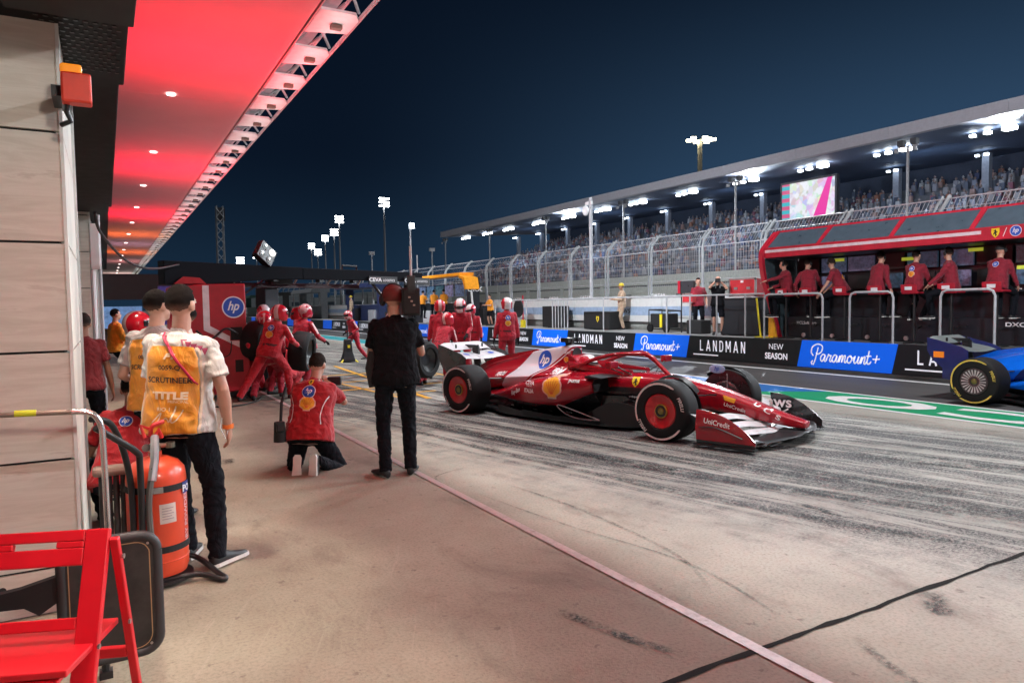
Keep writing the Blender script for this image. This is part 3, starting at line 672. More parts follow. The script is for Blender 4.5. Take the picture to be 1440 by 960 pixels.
# distant low buildings and trackside barrier
t_ = thing('distant_stand', 'low pale building far down the track seen under the gantry', 'building', (40, 130, 0))
for k in range(10): MB().bx(-22+k*5, -17.2+k*5, 0, 8, 0, 3.4+(k % 3)*.5).build('block', mat('far_facade', (.28, .31, .32), .8), t_)
for k in range(10): MB().bx(-21+k*5, -18.2+k*5, -.05, 0, 1.6, 2.6).build('window', mat('far_glass', (.05, .07, .09), .3), t_)
# ============================================================ PIT BUILDING (left)
def stone():
    m, t, b = new_mat('travertine'); o = t.add('ShaderNodeTexCoord').outputs['Object']; inf = t.add('ShaderNodeObjectInfo')
    off = t.add('ShaderNodeVectorMath', operation='ADD'); cb = t.add('ShaderNodeCombineXYZ'); t.l.new(inf.outputs['Random'], cb.inputs[0]); t.l.new(t.math('MULTIPLY', inf.outputs['Random'], 17.), cb.inputs[2])
    t.l.new(o, off.inputs[0]); t.l.new(cb.outputs[0], off.inputs[1]); v = off.outputs[0]
    n = t.noise(t.mapping(v, (.8, .8, 7)), 2.4, 7, .65, .8); p = t.noise(t.mapping(v, (8, 8, 22)), 4, 4, .6); f = t.noise(v, 90, 3)
    c = t.mix(t.step(n, .3, .7), (.60, .53, .45), (.74, .68, .60)); c = t.mix(t.math('MULTIPLY', t.step(n, .58, .66), .35), c, (.36, .27, .2))
    pits = t.step(p, .70, .76); c = t.mix(t.math('MULTIPLY', pits, .8), c, (.13, .09, .06))
    t.l.new(c, b.inputs['Base Color']); b.inputs['Roughness'].default_value = .55
    t.l.new(t.bump(t.math('SUBTRACT', t.math('MULTIPLY', f, .15), pits), .5, .006), b.inputs['Normal']); return m
STONE = stone(); TRIM = mat('white_trim', (.72, .72, .68), .4, .0, var=.08)
def pier(y0, y1, label, near=False, xr=-.155):
    t_ = thing('stone_pier', label, 'wall', (0, y0, 0), 0, None)
    zs = [-.32+.555*k for k in range(0, 12)]
    for i in range(len(zs)-1):
        a, b_ = max(zs[i], 0.0)+.006, zs[i+1]-.006
        MB().bx(-.86, xr-.012, 0, .03, a, b_).build('stone_panel', STONE, t_, bevel=.002)
        MB().bx(-1.6, -.872, 0, .03, a, b_).build('stone_panel', STONE, t_, bevel=.002)
        MB().bx(xr-.03, xr, .034, y1-y0, a, b_).build('stone_panel', mat('pale_reveal', (.62, .60, .53), .5, var=.1, vs=3), t_, bevel=.002)
    MB().bx(-1.6, xr-.035, .02, y1-y0, 0, 6).build('pier_core', BLACKM, t_)
    MB().bx(xr-.012, xr+.004, -.004, .03, 0, 6).build('corner_trim', TRIM, t_)
    MB().bx(xr-.02, xr+.016, y1-y0, y1-y0+.06, 0, 6).build('corner_trim', STEEL, t_)
    return t_
pp = pier(4.3, 5.7, 'nearest travertine clad pier with thin dark joints at the left edge')
# small hole and recess on the lowest stone
MB().lathe([(.017, 0), (.017, .002)], (-.5, -.0012, .16), 'y', 16).build('drill_hole', BLACKM, pp)
pier(12.7, 14.0, 'second travertine pier seen as a sliver beyond the nearest one')
pier(21.1, 22.4, 'third travertine pier of the pit building'); pier(29.5, 30.8, 'fourth travertine pier of the pit building'); pier(46, 60, 'far travertine wall of the pit building')
bl = thing('pit_building', 'pit building with open garages and red lit canopy ceiling', 'building', (0, 0, 0))
MB().bx(-1.9, -1.6, 4.3, 120, 0, 6).build('garage_back', mat('garage_dark', (.03, .028, .03), .7), bl)
MB().bx(-1.6, -.1, 5.0, 110, 3.35, 6.0).build('garage_header', BLACKM, bl)
SOFM = mat('canopy_soffit', (.72, .50, .50), .7, var=.03, vs=1)
for k in range(20):
    MB().bx(-1.6, 2.93, -8+k*6.15+.006, -8+(k+1)*6.15-.006, 6.0, 6.05).build('soffit_panel', SOFM, bl)
MB().bx(-1.6, 3.6, -8, 115, 6.6, 6.75).build('canopy_roof', mat('canopy_deck', (.30, .31, .33), .6), bl)
MB().bx(2.9, 2.95, -8, 115, 6.0, 6.6).build('canopy_edge', SOFM, bl)
MB().tube([(3.62, -8, 6.02), (3.62, 115, 6.02)], .035, 6).tube([(3.62, -8, 6.5), (3.62, 115, 6.5)], .03, 6).build('edge_rail', STEELP, bl)
slab = MB().prism([(2.96, -.5), (3.5, -.5), (3.62, -.25), (3.62, .3), (2.96, .5)], 2, 5.99, 6.03).mesh('canopy_fin', mat('fin_white', (.8, .81, .8), .5, var=.05))
brk = MB().box((3.33, 0, 5.95), (.17, .12, .06)).box((3.33, 0, 6.02), (.06, .08, .12)).box((3.33, .35, 6.1), (.22, .14, .08)).mesh('bracket', mat('bracket_bronze', (.18, .16, .13), .5, .4))
strt = MB().tube([(2.98, .35, 6.5), (3.6, 1.35, 6.1)], .025, 5).tube([(3.6, .35, 6.5), (3.0, 1.35, 6.1)], .025, 5).tube([(3.0, .84, 6.45), (3.6, .84, 6.45)], .03, 5).mesh('strut', mat('strut_grey', (.3, .29, .3), .6))
for k in range(68):
    yy = 1.2+1.68*k-3.36
    link('canopy_fin', slab, bl, (0, yy, 0)); link('bracket', brk, bl, (0, yy, 0))
    if k < 40: link('strut', strt, bl, (0, yy, 0))
DL = mat('downlight_glow', (1, 1, 1), .5, emit=(1, .86, .8), es=4)
dls = MB().lathe([(.09, 0), (.09, .02)], (0, 0, -.02), 'z', 20).mesh('downlight', DL)
for k in range(16): link('downlight', dls, bl, (1.35, 4.1+6.15*k, 5.99))
DUCT = mat('duct_black', (.005, .005, .006), .6, spec=.2)
# black ventilation box hung along the garage front
t_ = thing('ventilation_duct', 'long black perforated box hanging along the garage front under the red ceiling', 'duct', (0, 0, 0))
MB().bx(-.55, .135, 5.3, 11.65, 3.02, 3.5).build('duct_section', DUCT, t_, bevel=.01); MB().bx(-.6, .16, 3.0, 5.28, 2.995, 3.6).build('duct_section', DUCT, t_, bevel=.01)
MB().bx(-.5, .1, 11.67, 30, 3.06, 3.4).build('duct_section', DUCT, t_)
MB().bx(-.35, .175, 3.2, 4.0, 2.93, 2.994).build('grille_frame', BLACKM, t_, bevel=.006)
ho = MB()
for i in range(16):
    for j in range(9):
        cx, cy = -.24+j*.042+(i % 2)*.021, 4.08+i*.062
        ho.lathe([(.013, 0), (.013, .003)], (cx, cy, 2.991), 'z', 6)
tag(ho.build('perforation', mat('hole_grey', (.002, .002, .003), .3), t_), kind='stuff')
t_ = thing('warning_beacon', 'orange red warning beacon box with amber lens on the pier', 'beacon', (-.078, 4.0, 2.6))
MB().box((0, 0, 0), (.125, .09, .14)).build('housing', mat('beacon_red', (.72, .045, .02), .4), t_, bevel=.01)
MB().box((-.02, .03, .095), (.09, .07, .05)).build('lens', mat('amber_lens', (.9, .28, .02), .25, emit=(1, .3, .02), es=.35), t_, bevel=.012)
MB().box((-.08, .2, .0), (.05, .3, .05)).build('bracket', BLACK, t_); MB().tube([(-.04, .02, -.07), (-.045, .03, -.1), (-.03, .05, -.14), (-.07, .1, -.15)], .012).build('cable', BLACK, t_)
t_ = thing('lamp_housing', 'white upright lamp housing on pipes at the garage edge', 'lamp', (-.07, 9.0, 0))
MB().bx(-.05, .045, 0, .08, 2.0, 2.5).build('housing', WHITE, t_, bevel=.01); MB().tube([(-.03, .04, 0), (-.03, .04, 2.0)], .025).build('pipe', WHITE, t_); MB().tube([(.04, .06, .0), (.04, .06, 2.6)], .016).build('pipe', STEELP, t_)
t_ = tag(MB().tube(arcp([(-.05, 7.6, 2.45), (.0, 8, 2.29), (.25, 9.2, 2.1), (.6, 11, 2.12), (1.1, 13.1, 2.3)]), .014).build('overhead_cable', BLACK), 'black cable sagging from the garage edge to the gantry', 'cable')
# far garages clutter
t_ = thing('team_screen', 'dark far garage sign with a blue and purple picture panel', 'sign', (0, 30, 0))
MB().bx(-.1, 2.3, 0, .1, 1.95, 2.9).build('black_panel', BLACK, t_); MB().bx(1.75, 2.35, -.12, -.02, 1.0, 2.45).build('picture', mat('purple_picture', (.09, .07, .35), .5, var=.6, vs=4), t_); MB().bx(-.1, 1.2, -.04, 0, .9, 1.7).build('monitor', mat('monitor_blue', (.1, .2, .35), .3, var=.5, vs=5, emit=(.15, .3, .6), es=.4), t_)
# ============================================================ RACING CARS
def cr(P, n, closed=False):
    """Catmull-Rom densify a list of Vectors"""
    out = []; N = len(P)
    rng = N if closed else N-1
    for i in range(rng):
        if closed: a, b, c, d = P[i-1], P[i], P[(i+1) % N], P[(i+2) % N]
        else: a, b, c, d = P[max(i-1, 0)], P[i], P[i+1], P[min(i+2, N-1)]
        for k in range(n):
            t = k/n; out.append(.5*((2*b)+(c-a)*t+(2*a-5*b+4*c-d)*t*t+(3*b-a-3*c+d)*t**3))
    if not closed: out.append(P[-1])
    return out
def sloft(mb, rings, nr=3, nx=3, cap=True):
    R = [cr([Vector(p) for p in r], nr, True) for r in rings]
    cols = [cr([r[j] for r in R], nx) for j in range(len(R[0]))]
    R2 = [[cols[j][i] for j in range(len(cols))] for i in range(len(cols[0]))]
    mb.loft(R2, cap)
    return mb
def half(x, pts):     # mirrored closed ring from a right-half profile, top centre to bottom centre
    r = [(x, -y, z) for y, z in pts]; l = [(x, y, z) for y, z in pts[::-1] if y > 1e-6]
    return r+l
def livery(name, col, col2, mask, rough=.27):
    m, t, b = new_mat(name); o = t.obj(); x, y, z = t.xyz(o)
    n = t.noise(o, 5, 3)
    c = t.mix(t.step(n, .3, .7), tuple(q*.92 for q in col), tuple(min(1, q*1.06) for q in col))
    k = mask(t, x, y, z); c = t.mix(k, c, col2)
    t.l.new(c, b.inputs['Base Color']); b.inputs['Roughness'].default_value = rough; b.inputs['Coat Weight'].default_value = .6; b.inputs['Coat Roughness'].default_value = .05
    return m
def lt(t, a, b, w=.004):      # 1 where a<b
    return t.step(t.math('SUBTRACT', b, a), -w, w)
def racing_car(root, P):
    """P: paint names; local frame x forward, y left, z up, origin on the ground mid-wheelbase"""
    base, k2 = P['base'], P['low']
    pre = P['pre']
    BASE = livery(pre+'_bodywork', base, (.012, .012, .014), lambda t, x, y, z: t.math('MULTIPLY', lt(t, z, t.math('MULTIPLY_ADD', x, .02, .505)), lt(t, x, 1.55)))
    def m_cover(t, x, y, z):
        a = lt(t, x, t.math('MULTIPLY_ADD', t.math('SUBTRACT', z, .55), 1.33, -.86)); b_ = lt(t, t.math('MULTIPLY_ADD', t.math('SUBTRACT', z, .51), .95, -1.42), x)
        s1 = t.math('MULTIPLY', a, b_)
        a2 = lt(t, x, t.math('MULTIPLY_ADD', t.math('SUBTRACT', z, .55), 1.33, -.79)); b2 = lt(t, t.math('MULTIPLY_ADD', t.math('SUBTRACT', z, .55), 1.33, -.815), x)
        return t.math('MAXIMUM', s1, t.math('MULTIPLY', a2, b2))
    COVER = livery(pre+'_engine_cover', base, P['panel'], m_cover)
    def m_pod(t, x, y, z):
        return lt(t, z, t.math('MAXIMUM', t.math('MULTIPLY_ADD', x, .42, .225), .245))
    POD = livery(pre+'_sidepod', base, (.012, .012, .014), m_pod)
    PAINT = livery(pre+'_paint', base, base, lambda t, x, y, z: 0.)
    PANEL = mat(pre+'_panel', P['panel'], .35, var=.04, coat=.4)
    bs = lambda mb, n, m_, **k: mb.build(n, m_, root, smooth=True, **k)
    def sec(x, w, zb, zt, sh=.75):
        h = zt-zb; return half(x, [(0, zt), (w*.62, zt-.01), (w*.93, zt-h*.16), (w, zt-h*.42), (w*.96, zb+h*.22), (w*sh, zb+.01), (0, zb)])
    mono = sloft(MB(), [sec(3.12, .05, .19, .245), sec(3.08, .09, .17, .27), sec(2.8, .115, .19, .345), sec(2.4, .14, .24, .47), sec(1.95, .175, .29, .595), sec(1.5, .22, .26, .665), sec(1.2, .265, .16, .70), sec(.8, .32, .07, .705), sec(.3, .37, .06, .70), sec(-.2, .38, .06, .70), sec(-.9, .34, .06, .62)])
    body = bs(mono, 'chassis', BASE)
    # engine cover
    def cov(x, zt, wt, zm, wm, zb, wb): return half(x, [(0, zt), (wt*.75, zt-.012), (wt, zt-.06), (wm*1.0, zm), (wb*.93, zb+.05), (wb, zb), (wb*.8, zb-.12), (0, zb-.16)])
    cvr = bs(sloft(MB(), [cov(-.24, 1.035, .12, .74, .155, .62, .27), cov(-.36, 1.035, .125, .74, .165, .6, .35), cov(-.6, 1.0, .11, .72, .175, .58, .40), cov(-1.0, .93, .085, .70, .17, .54, .38), cov(-1.4, .84, .055, .64, .145, .50, .31), cov(-1.9, .72, .035, .56, .10, .44, .20), cov(-2.35, .55, .025, .45, .06, .36, .10)]), 'engine_cover', COVER)
    bs(MB().prism([(-.95, .90), (-1.0, .955), (-1.9, .80), (-2.33, .63), (-2.3, .5), (-1.9, .66)], 1, -.007, .007), 'shark_fin', PAINT)
    bs(MB().lathe([(.001, 0), (.085, 0), (.10, .004), (.108, -.03)], (-.232, 0, .90), 'x', 24), 'air_intake', BLACKM)
    cmr = MB().prism([(-.32, 1.02), (-.30, 1.12), (-.36, 1.135), (-.44, 1.12), (-.42, 1.02)], 1, -.03, .03); cmr.box((-.37, 0, 1.125), (.10, .28, .035)).box((-.35, -.12, 1.11), (.14, .06, .06)).box((-.35, .12, 1.11), (.14, .06, .06))
    bs(cmr, 'camera_pod', BLACK)
    # sidepods
    pods = []
    for s in (-1, 1):
        def pod(x, yo, zt, zl, yu): 
            P_ = [(.12, zt), (yo*.7, zt), (yo-.05, zt-.02), (yo, zt-(zt-zl)*.35), (yo-.01, zl+(zt-zl)*.25), (yo-.07, zl), (yu, max(.09, zl*.5)), (yu-.08, .07), (.12, .07)]
            return [(x, s*y, z) for y, z in P_]
        mb = sloft(MB(), [pod(.56, .70, .655, .44, .44), pod(.42, .745, .665, .38, .45), pod(.1, .775, .655, .28, .50), pod(-.4, .76, .60, .20, .52), pod(-.8, .68, .52, .18, .50), pod(-1.2, .53, .41, .18, .42), pod(-1.6, .36, .31, .16, .3), pod(-2.1, .2, .22, .12, .18)])
        o = bs(mb, 'sidepod', POD); pods.append(o)
        bs(MB().prism([(s*.34, .46), (s*.36, .63), (s*.66, .635), (s*.685, .58), (s*.66, .47)], 0, .55, .575), 'air_inlet', BLACKM)
        bs(MB().prism([(.48, .655), (.72, .66), (.74, .668), (.48, .69)], 1, s*.3, s*.74), 'inlet_lip', BLACK)
    # floor
    fl = MB(); out = [(1.28, .2), (1.3, .42), (1.1, .62), (.75, .735), (.2, .77), (-.7, .77), (-1.2, .70), (-1.42, .58), (-2.1, .5), (-2.35, .46)]
    P_ = [(x, -y) for x, y in out]+[(x, y) for x, y in out[::-1]]
    fl.prism(P_, 2, .045, .075); bs(fl, 'floor', CARBON)
    for s in (-1, 1):
        ew = MB()
        for (x0, y0, z0), (x1, y1, z1) in [((.72, .74, .08), (.1, .785, .13)), ((.1, .785, .11), (-.6, .785, .15)), ((-.6, .78, .12), (-1.15, .72, .17))]:
            ew.add([(x0, s*y0, .06), (x1, s*y1, .06), (x1, s*(y1+.02), z1), (x0, s*(y0+.015), z0), (x0, s*(y0-.01), .06), (x1, s*(y1-.01), .06), (x1, s*(y1+.01), z1), (x0, s*(y0+.005), z0)], [(0, 1, 2, 3), (7, 6, 5, 4), (0, 4, 5, 1), (1, 5, 6, 2), (2, 6, 7, 3), (3, 7, 4, 0)])
        bs(ew, 'floor_edge', BLACK)
        for yy, h, x1 in ((.66, .30, .62), (.5, .27, .75), (.36, .26, .85)):
            f_ = MB(); r0, r1 = [], []
            for i in range(9):
                u = i/8; x = 1.34-(1.34-x1)*u; y = s*(yy-.14*(1-u)**2+(.07*u if yy > .6 else 0)); zt = .07+h*math.sin(PI*(.18+.62*u))
                r0 += [[(x, y-.006, .07), (x, y+.006, .07), (x, y+.006+s*.02, zt), (x, y-.006+s*.02, zt)]]
            f_.loft(r0); bs(f_, 'floor_fence', BLACK)
        # long dark side panel under the cockpit with a thin raised outline
        sp = MB(); sp.prism([(.95, .12), (1.25, .30), (.9, .42), (.45, .40), (.2, .24), (.25, .10)], 1, s*.44, s*.46); bs(sp, 'barge_panel', CARBON)
        rr = [(.75, s*.79, .13), (.35, s*.80, .22), (.1, s*.80, .27), (.05, s*.80, .25), (.2, s*.8, .16), (.42, s*.8, .12), (.75, s*.79, .125)]
        bs(MB().tube(cr([Vector(p) for p in rr], 5), .007, 6), 'floor_outline', STEEL)
    dif = MB()
    for y in (-.44, -.22, 0, .22, .44): dif.prism([(-1.75, .06), (-2.4, .1), (-2.42, .28), (-2.2, .26)], 1, y-.006, y+.006)
    dif.prism([(-1.8, .07), (-2.42, .26), (-2.42, .275), (-1.8, .09)], 1, -.46, .46); bs(dif, 'diffuser', CARBON)
    bs(MB().prism([(-2.0, .2), (-2.0, .42), (-2.6, .36), (-2.6, .24)], 1, -.07, .07), 'rear_crash_box', CARBON)
    lt_ = mat('rain_light_glow', (.8, .02, .02), .4, emit=(1, .02, .02), es=P.get('rain', .0))
    bs(MB().box((-2.62, 0, .33), (.02, .10, .09)), 'rain_light', lt_)
    # cockpit
    bs(MB().loft([[(.95-.47*(1-math.cos(a))+0*0, .215*math.sin(a)*(1.0), z) for a in [2*PI*i/28 for i in range(28)]] for z in (.66, .712)]), 'cockpit_opening', BLACKM)
    hr = MB()
    for s in (-1, 1): sloft(hr, [[(x, s*(y-.05), z-.06), (x, s*(y+.05), z-.05), (x, s*(y+.045), z+.03), (x, s*(y-.03), z+.035)] for x, y, z in [(-.2, .20, .78), (.15, .25, .755), (.5, .26, .72), (.85, .2, .705)]], 2, 3)
    hr.prism([(-.24, .62), (-.24, .9), (-.16, .88), (-.02, .76), (0, .66)], 1, -.2, .2); bs(hr, 'headrest', P.get('halo', PAINT))
    for s in (-1, 1): bs(MB().prism([(.1, .755), (.12, .81), (.36, .80), (.42, .75)], 1, s*.255, s*.262), 'side_screen', mat('pale_sticker', (.6, .6, .6), .4))
    HAL = P.get('halo', PAINT); hl = MB()
    arc = [Vector(p) for p in [(-.12, -.27, .74), (.1, -.28, .80), (.35, -.275, .885), (.62, -.23, .945), (.85, -.13, .955), (.95, 0, .95), (.85, .13, .955), (.62, .23, .945), (.35, .275, .885), (.1, .28, .80), (-.12, .27, .74)]]
    hl.tube(cr(arc, 4), .034, 12, flat=.8); hl.tube(cr([Vector(p) for p in [(.93, 0, .955), (1.05, 0, .90), (1.17, 0, .80), (1.3, 0, .69)]], 4), [.034]*6+[.028]*7, 12); bs(hl, 'halo', HAL)
    for s in (-1, 1):
        m_ = MB(); m_.box((.86, s*.66, .845), (.08, .19, .095)); mo = m_.build('mirror', HAL, root, bevel=.015)
        MB().tube([(.92, s*.3, .69), (.88, s*.58, .82)], .009, 6).tube([(.8, s*.32, .70), (.84, s*.68, .80)], .008, 6).build('stay', BLACK, mo)
        MB().box((.818, s*.66, .845), (.004, .16, .07)).build('glass', mat('mirror_glass', (.5, .5, .5), .05, 1), mo)
    # suspension
    def arms(x, dx, w, m_):
        for s in (-1, 1):
            a_ = MB()
            for (x0, z0), (z1) in (((x+dx, .50), .50), ((x-dx, .47), .50), ((x+dx, .27), .22), ((x-dx, .27), .22)):
                a_.tube([(x0, s*.16, z0), (x, s*(w), z1)], .016, 6, flat=.6)
            a_.tube([(x-.1, s*.16, .30 if x > 0 else .5), (x, s*(w-.03), .46 if x > 0 else .24)], .013, 6); bs(a_, 'suspension_arms', m_)
            bs(MB().lathe([(.17, 0), (.215, .03), (.215, .12), (.15, .15)], (x, s*w-(.07 if s > 0 else .08), .365), 'y', 24), 'brake_duct', CARBON)
    arms(1.78, .28, .66, CARBON); arms(-1.76, .34, .56, CARBON)
    # wheels
    def wheel(x, s, w, front):
        wh = thing('wheel', '', '', (x, s*(1.0-w/2), .365)); del wh['label']; del wh['category']; wh.parent = root
        R = .365; h = w/2
        prof = [(.208, -h+.02), (.222, -h), (.30, -h-.004), (.34, -h+.012), (.358, -h+.04), (R, -h+.075), (R, h-.075), (.358, h-.04), (.34, h-.012), (.30, h+.004), (.222, h), (.208, h-.02)]
        MB().lathe(prof, (0, 0, 0), 'y', 56, cap=False).build('tyre', RUBBER if not P.get('blurred') else RUBBER, wh, smooth=True)
        q = s*1.0
        face = s*h
        def at(v): return face*1.0+s*v
        pr = [(.209, at(-.03)), (.205, at(-.012)), (.19, at(-.008)), (.13, at(-.035)), (.075, at(-.045)), (.07, at(-.02)), (.05, at(-.018)), (.045, at(-.05)), (.001, at(-.05))]
        MB().lathe(pr, (0, 0, 0), 'y', 48, cap=False).lathe([(.209, -face), (.001, -face*.9)], (0, 0, 0), 'y', 24, cap=False).build('wheel_cover', P['rim'], wh, smooth=True)
        MB().lathe([(.083, at(-.040)), (.083, at(-.028)), (.068, at(-.026)), (.066, at(-.04))], (0, 0, 0), 'y', 32, cap=False).build('hub_ring', P['hub'], wh, smooth=True)
        MB().lathe([(.045, at(-.052)), (.042, at(-.02)), (.016, at(-.008)), (.001, at(-.008))], (0, 0, 0), 'y', 20, cap=False).build('wheel_nut', mat('hub_gold', (.25, .2, .07), .35, .8), wh, smooth=True)
        if P.get('spokes'):
            sp = MB()
            for i in range(22):
                a = 2*PI*i/22; c, s_ = math.cos(a), math.sin(a); r0, r1 = .085, .18
                q_ = [Vector((r0*c-.004*s_, at(-.018), r0*s_+.004*c)), Vector((r1*c-.011*s_, at(-.004), r1*s_+.011*c)), Vector((r1*c+.011*s_, at(-.004), r1*s_-.011*c)), Vector((r0*c+.004*s_, at(-.018), r0*s_-.004*c))]
                sp.add(q_+[v+Vector((0, -s*.012, 0)) for v in q_], [(0, 1, 2, 3), (4, 7, 6, 5), (0, 4, 5, 1), (1, 5, 6, 2), (2, 6, 7, 3), (3, 7, 4, 0)])
            sp.build('cover_blades', mat('pale_blades', (.55, .5, .52), .4), wh)
        # compound marking painted on the sidewall
        mk = P['mark']; X_ = (1, 0, 0) if s < 0 else (-1, 0, 0)
        for a0, a1 in ((55, 205), (235, 325)):
            pts = []; v = []; n = 22
            for i in range(n+1):
                a = math.radians(a0+(a1-a0)*i/n); r1 = .338; r0 = .315 + (.012 if i in (0, n) else 0)
                v += [(r1*math.cos(a), r1*math.sin(a)), (r0*math.cos(a), r0*math.sin(a))]
            place2d((v, [(2*i, 2*i+1, 2*i+3, 2*i+2) for i in range(n)]), 'sidewall_stripe', mk, wh, (0, at(.0055), 0), X_, (0, 0, 1))
        tv, tf = text2d('PIRELLI', .03, .95, .15)
        def ring(v, ac, h_=.042, rr=.306): 
            out = []
            for x_, y_ in v:
                a = math.radians(ac)-x_*h_/rr; out.append(((rr+y_*h_)*math.cos(a), (rr+y_*h_)*math.sin(a)))
            return out
        place2d((ring(tv, 20), tf), 'sidewall_lettering', mk, wh, (0, at(.0055), 0), X_, (0, 0, 1))
        place2d((ring(tv, 218), tf), 'sidewall_lettering', mk, wh, (0, at(.0055), 0), X_, (0, 0, 1))
    for s in (-1, 1): wheel(1.78, s, .31, True); wheel(-1.76, s, .40, False)
    # over-wheel winglets of the front brakes
    for s in (-1, 1):
        w_ = MB(); rr = []
        for i in range(10):
            a = math.radians(35+100*i/9); r = .40; c = (1.78+r*math.cos(a), .365+r*math.sin(a))
            rr.append([(c[0], s*.66, c[1]-.004), (c[0], s*(.71+.02*math.sin(i)), c[1]-.03), (c[0], s*.705, c[1]-.022), (c[0], s*.655, c[1]+.006)])
        w_.loft(rr); bs(w_, 'wheel_winglet', BLACK)
        bs(MB().lathe([(.36, 0), (.05, .004)], (1.78, s*.655, .365), 'y', 36), 'wheel_shield', CARBON)
    if P.get('badge'):
        bs(MB().ell((1.66, .635, .735), (.12, .01, .062), 18, 8), 'winglet_badge', mat('pale_blue_sticker', (.3, .45, .7), .35)); place2d(xf(text2d('hp', .02, .9, .3), .075), 'lettering', BLUEP, root, (1.66, .622, .735), (1, 0, 0), (0, 0, 1))
    # front wing
    def foil(xl, z, c, th, ang, y):
        pts = [(0, 0), (.06, .5), (.3, .62), (.7, .32), (1, .02), (.7, .0), (.3, -.18), (.06, -.3)]
        ca, sa = math.cos(ang), math.sin(ang)
        return [(xl-(u*c*ca+v*th*sa*0), y, z+u*c*sa+v*th) for u, v in pts]
    fws = [(3.14, .085, .30, .022, .06), (2.86, .13, .14, .016, .32), (2.70, .195, .135, .015, .42), (2.545, .27, .13, .014, .5)]
    for k, (xl, z, c, th, ang) in enumerate(fws):
        mb = MB(); rings = []
        for i in range(33):
            y = -.945+1.89*i/32; ay = abs(y)/.945
            sweep = .30*ay**1.6; lift = (.05*(1-ay) if k == 0 else 0)+.035*max(0, (ay-.55)/.45)**2*k*.4 - (.05*k*.55*max(0, 1-ay/.45))
            lo = -.018 if .15 < ay < .8 and k == 0 else 0
            rings.append(foil(xl-sweep, z+lift+lo+.01, c*(1-.22*ay), th, ang*(1-.15*ay), y))
        R = [cr([Vector(p) for p in r], 1, True) for r in rings]; mb.loft(R); bs(mb, 'front_wing_element', P['fw'][k])
    for s in (-1, 1):
        ep = MB(); r_ = []
        for i in range(9):
            u = i/8; x = 2.93-.68*u; zt = .13+.30*math.sin(PI/2*min(1, u*1.1))**.85 ; y = s*(.955+.02*u)
            r_.append([(x, y-.006, .05), (x, y+.006, .05), (x, y+.006+s*.03*u, zt*.6), (x, y+.006-s*.0, zt), (x, y-.006, zt), (x, y-.006+s*.03*u, zt*.6)])
        ep.loft(r_); bs(ep, 'endplate', P['ep'][0 if s < 0 else 1])
        bs(MB().prism([(2.94, .035), (2.22, .035), (2.22, .055), (2.94, .055)], 1, s*.90, s*1.0), 'endplate_foot', BLACK)
        bs(MB().tube(cr([Vector(p) for p in [(2.8, s*.985, .16), (2.5, s*1.0, .25), (2.3, s*1.01, .24)]], 4), .012, 6, flat=.4), 'endplate_canard', BLACK)
    # rear wing
    for k, (xl, z, c, th, ang) in enumerate([(-2.12, .80, .38, .03, .25), (-2.50, .905, .24, .018, .5)]):
        mb = MB(); rings = []
        for i in range(21):
            y = -.50+1.0*i/20; ay = abs(y)/.5; drop = .035*max(0, (ay-.75)/.25)**2
            dip = -.035*(1-ay**2) if k == 0 else 0
            rings.append(foil(xl-.03*ay, z-drop+dip, c, th, ang, y))
        mb.loft(rings); bs(mb, 'rear_wing_element', P['rw'])
    for s in (-1, 1):
        ep = MB(); ep.prism([(-2.1, .60), (-2.1, .80), (-2.2, .86), (-2.62, .97), (-2.76, 1.0), (-2.76, .78), (-2.66, .62), (-2.5, .5), (-2.5, .32), (-2.25, .30)], 1, s*.495, s*.51); bs(ep, 'rear_wing_endplate', P['rep'])
    bs(MB().prism([(-2.2, .38), (-2.3, .75), (-2.32, .95), (-2.46, .95), (-2.42, .7), (-2.38, .38)], 1, -.02, .02).box((-2.5, 0, .955), (.30, .07, .05)), 'wing_pillar', BLACK)
    bs(MB().loft([foil(-2.2, .42, .22, .015, .3, y) for y in (-.49, 0, .49)]), 'beam_wing', BLACK)
    for y in (-.3, .3): bs(MB().box((-2.55, y, .965), (.03, .012, .06)), 'slot_divider', BLACK)
    return body, cvr, pods
red_car = thing('racing_car', 'red open wheel racing car with white engine cover panel leaving its pit box', 'racing car', (5.715, 7.88, 0), math.radians(-73.378), 'racing cars', .945)
FWW = mat('wing_white', (.62, .63, .66), .3, coat=.5)
P1 = dict(pre='red_car', badge=True, base=(.33, .003, .014), low=(.012, .012, .014), panel=(.68, .66, .72), rim=livery('red_rim', (.42, .006, .012), (.01, .01, .01), lambda t, x, y, z: lt(t, t.math('ADD', t.math('MULTIPLY', x, x), t.math('MULTIPLY', z, z)), .0052, .0004), .4), hub=mat('hub_ring_gold', (.5, .33, .06), .3, .7), mark=mat('tyre_white', (.62, .58, .56), .7, var=.15, vs=30), fw=[BLACK, FWW, FWW, FWW], ep=[livery('endplate_red', (.33, .003, .014), (.012, .012, .014), lambda t, x, y, z: lt(t, z, .095)), CARBON], rw=FWW, rep=CARBON)
body, cvr, pods = racing_car(red_car, P1)
hit = bvh_of([body, cvr]+pods)
RX, RZ, RD = (1, 0, 0), (0, 0, 1), (0, 1, 0)
def cardecal(m_, name, mt, x, z, off=.004, y=-1.3, ax=RX, az=RZ): return place2d(m_, name, mt, red_car, (x, y, z), ax, az, hits=hit, direc=RD, off=off, seg=.06)
cardecal(disc2d(.135, 28, 1.), 'emblem', BLUEP, -.74, .815)
cardecal(xf(text2d('hp', .03, .95, .35), .18), 'lettering', PRINTW, -.74, .80, .007)
shell_badge(red_car, (-.07, -1.3, .50), RX, RZ, .29, hit, RD)
shield_badge(red_car, (.97, -1.3, .60), RX, RZ, .13, hit, RD)
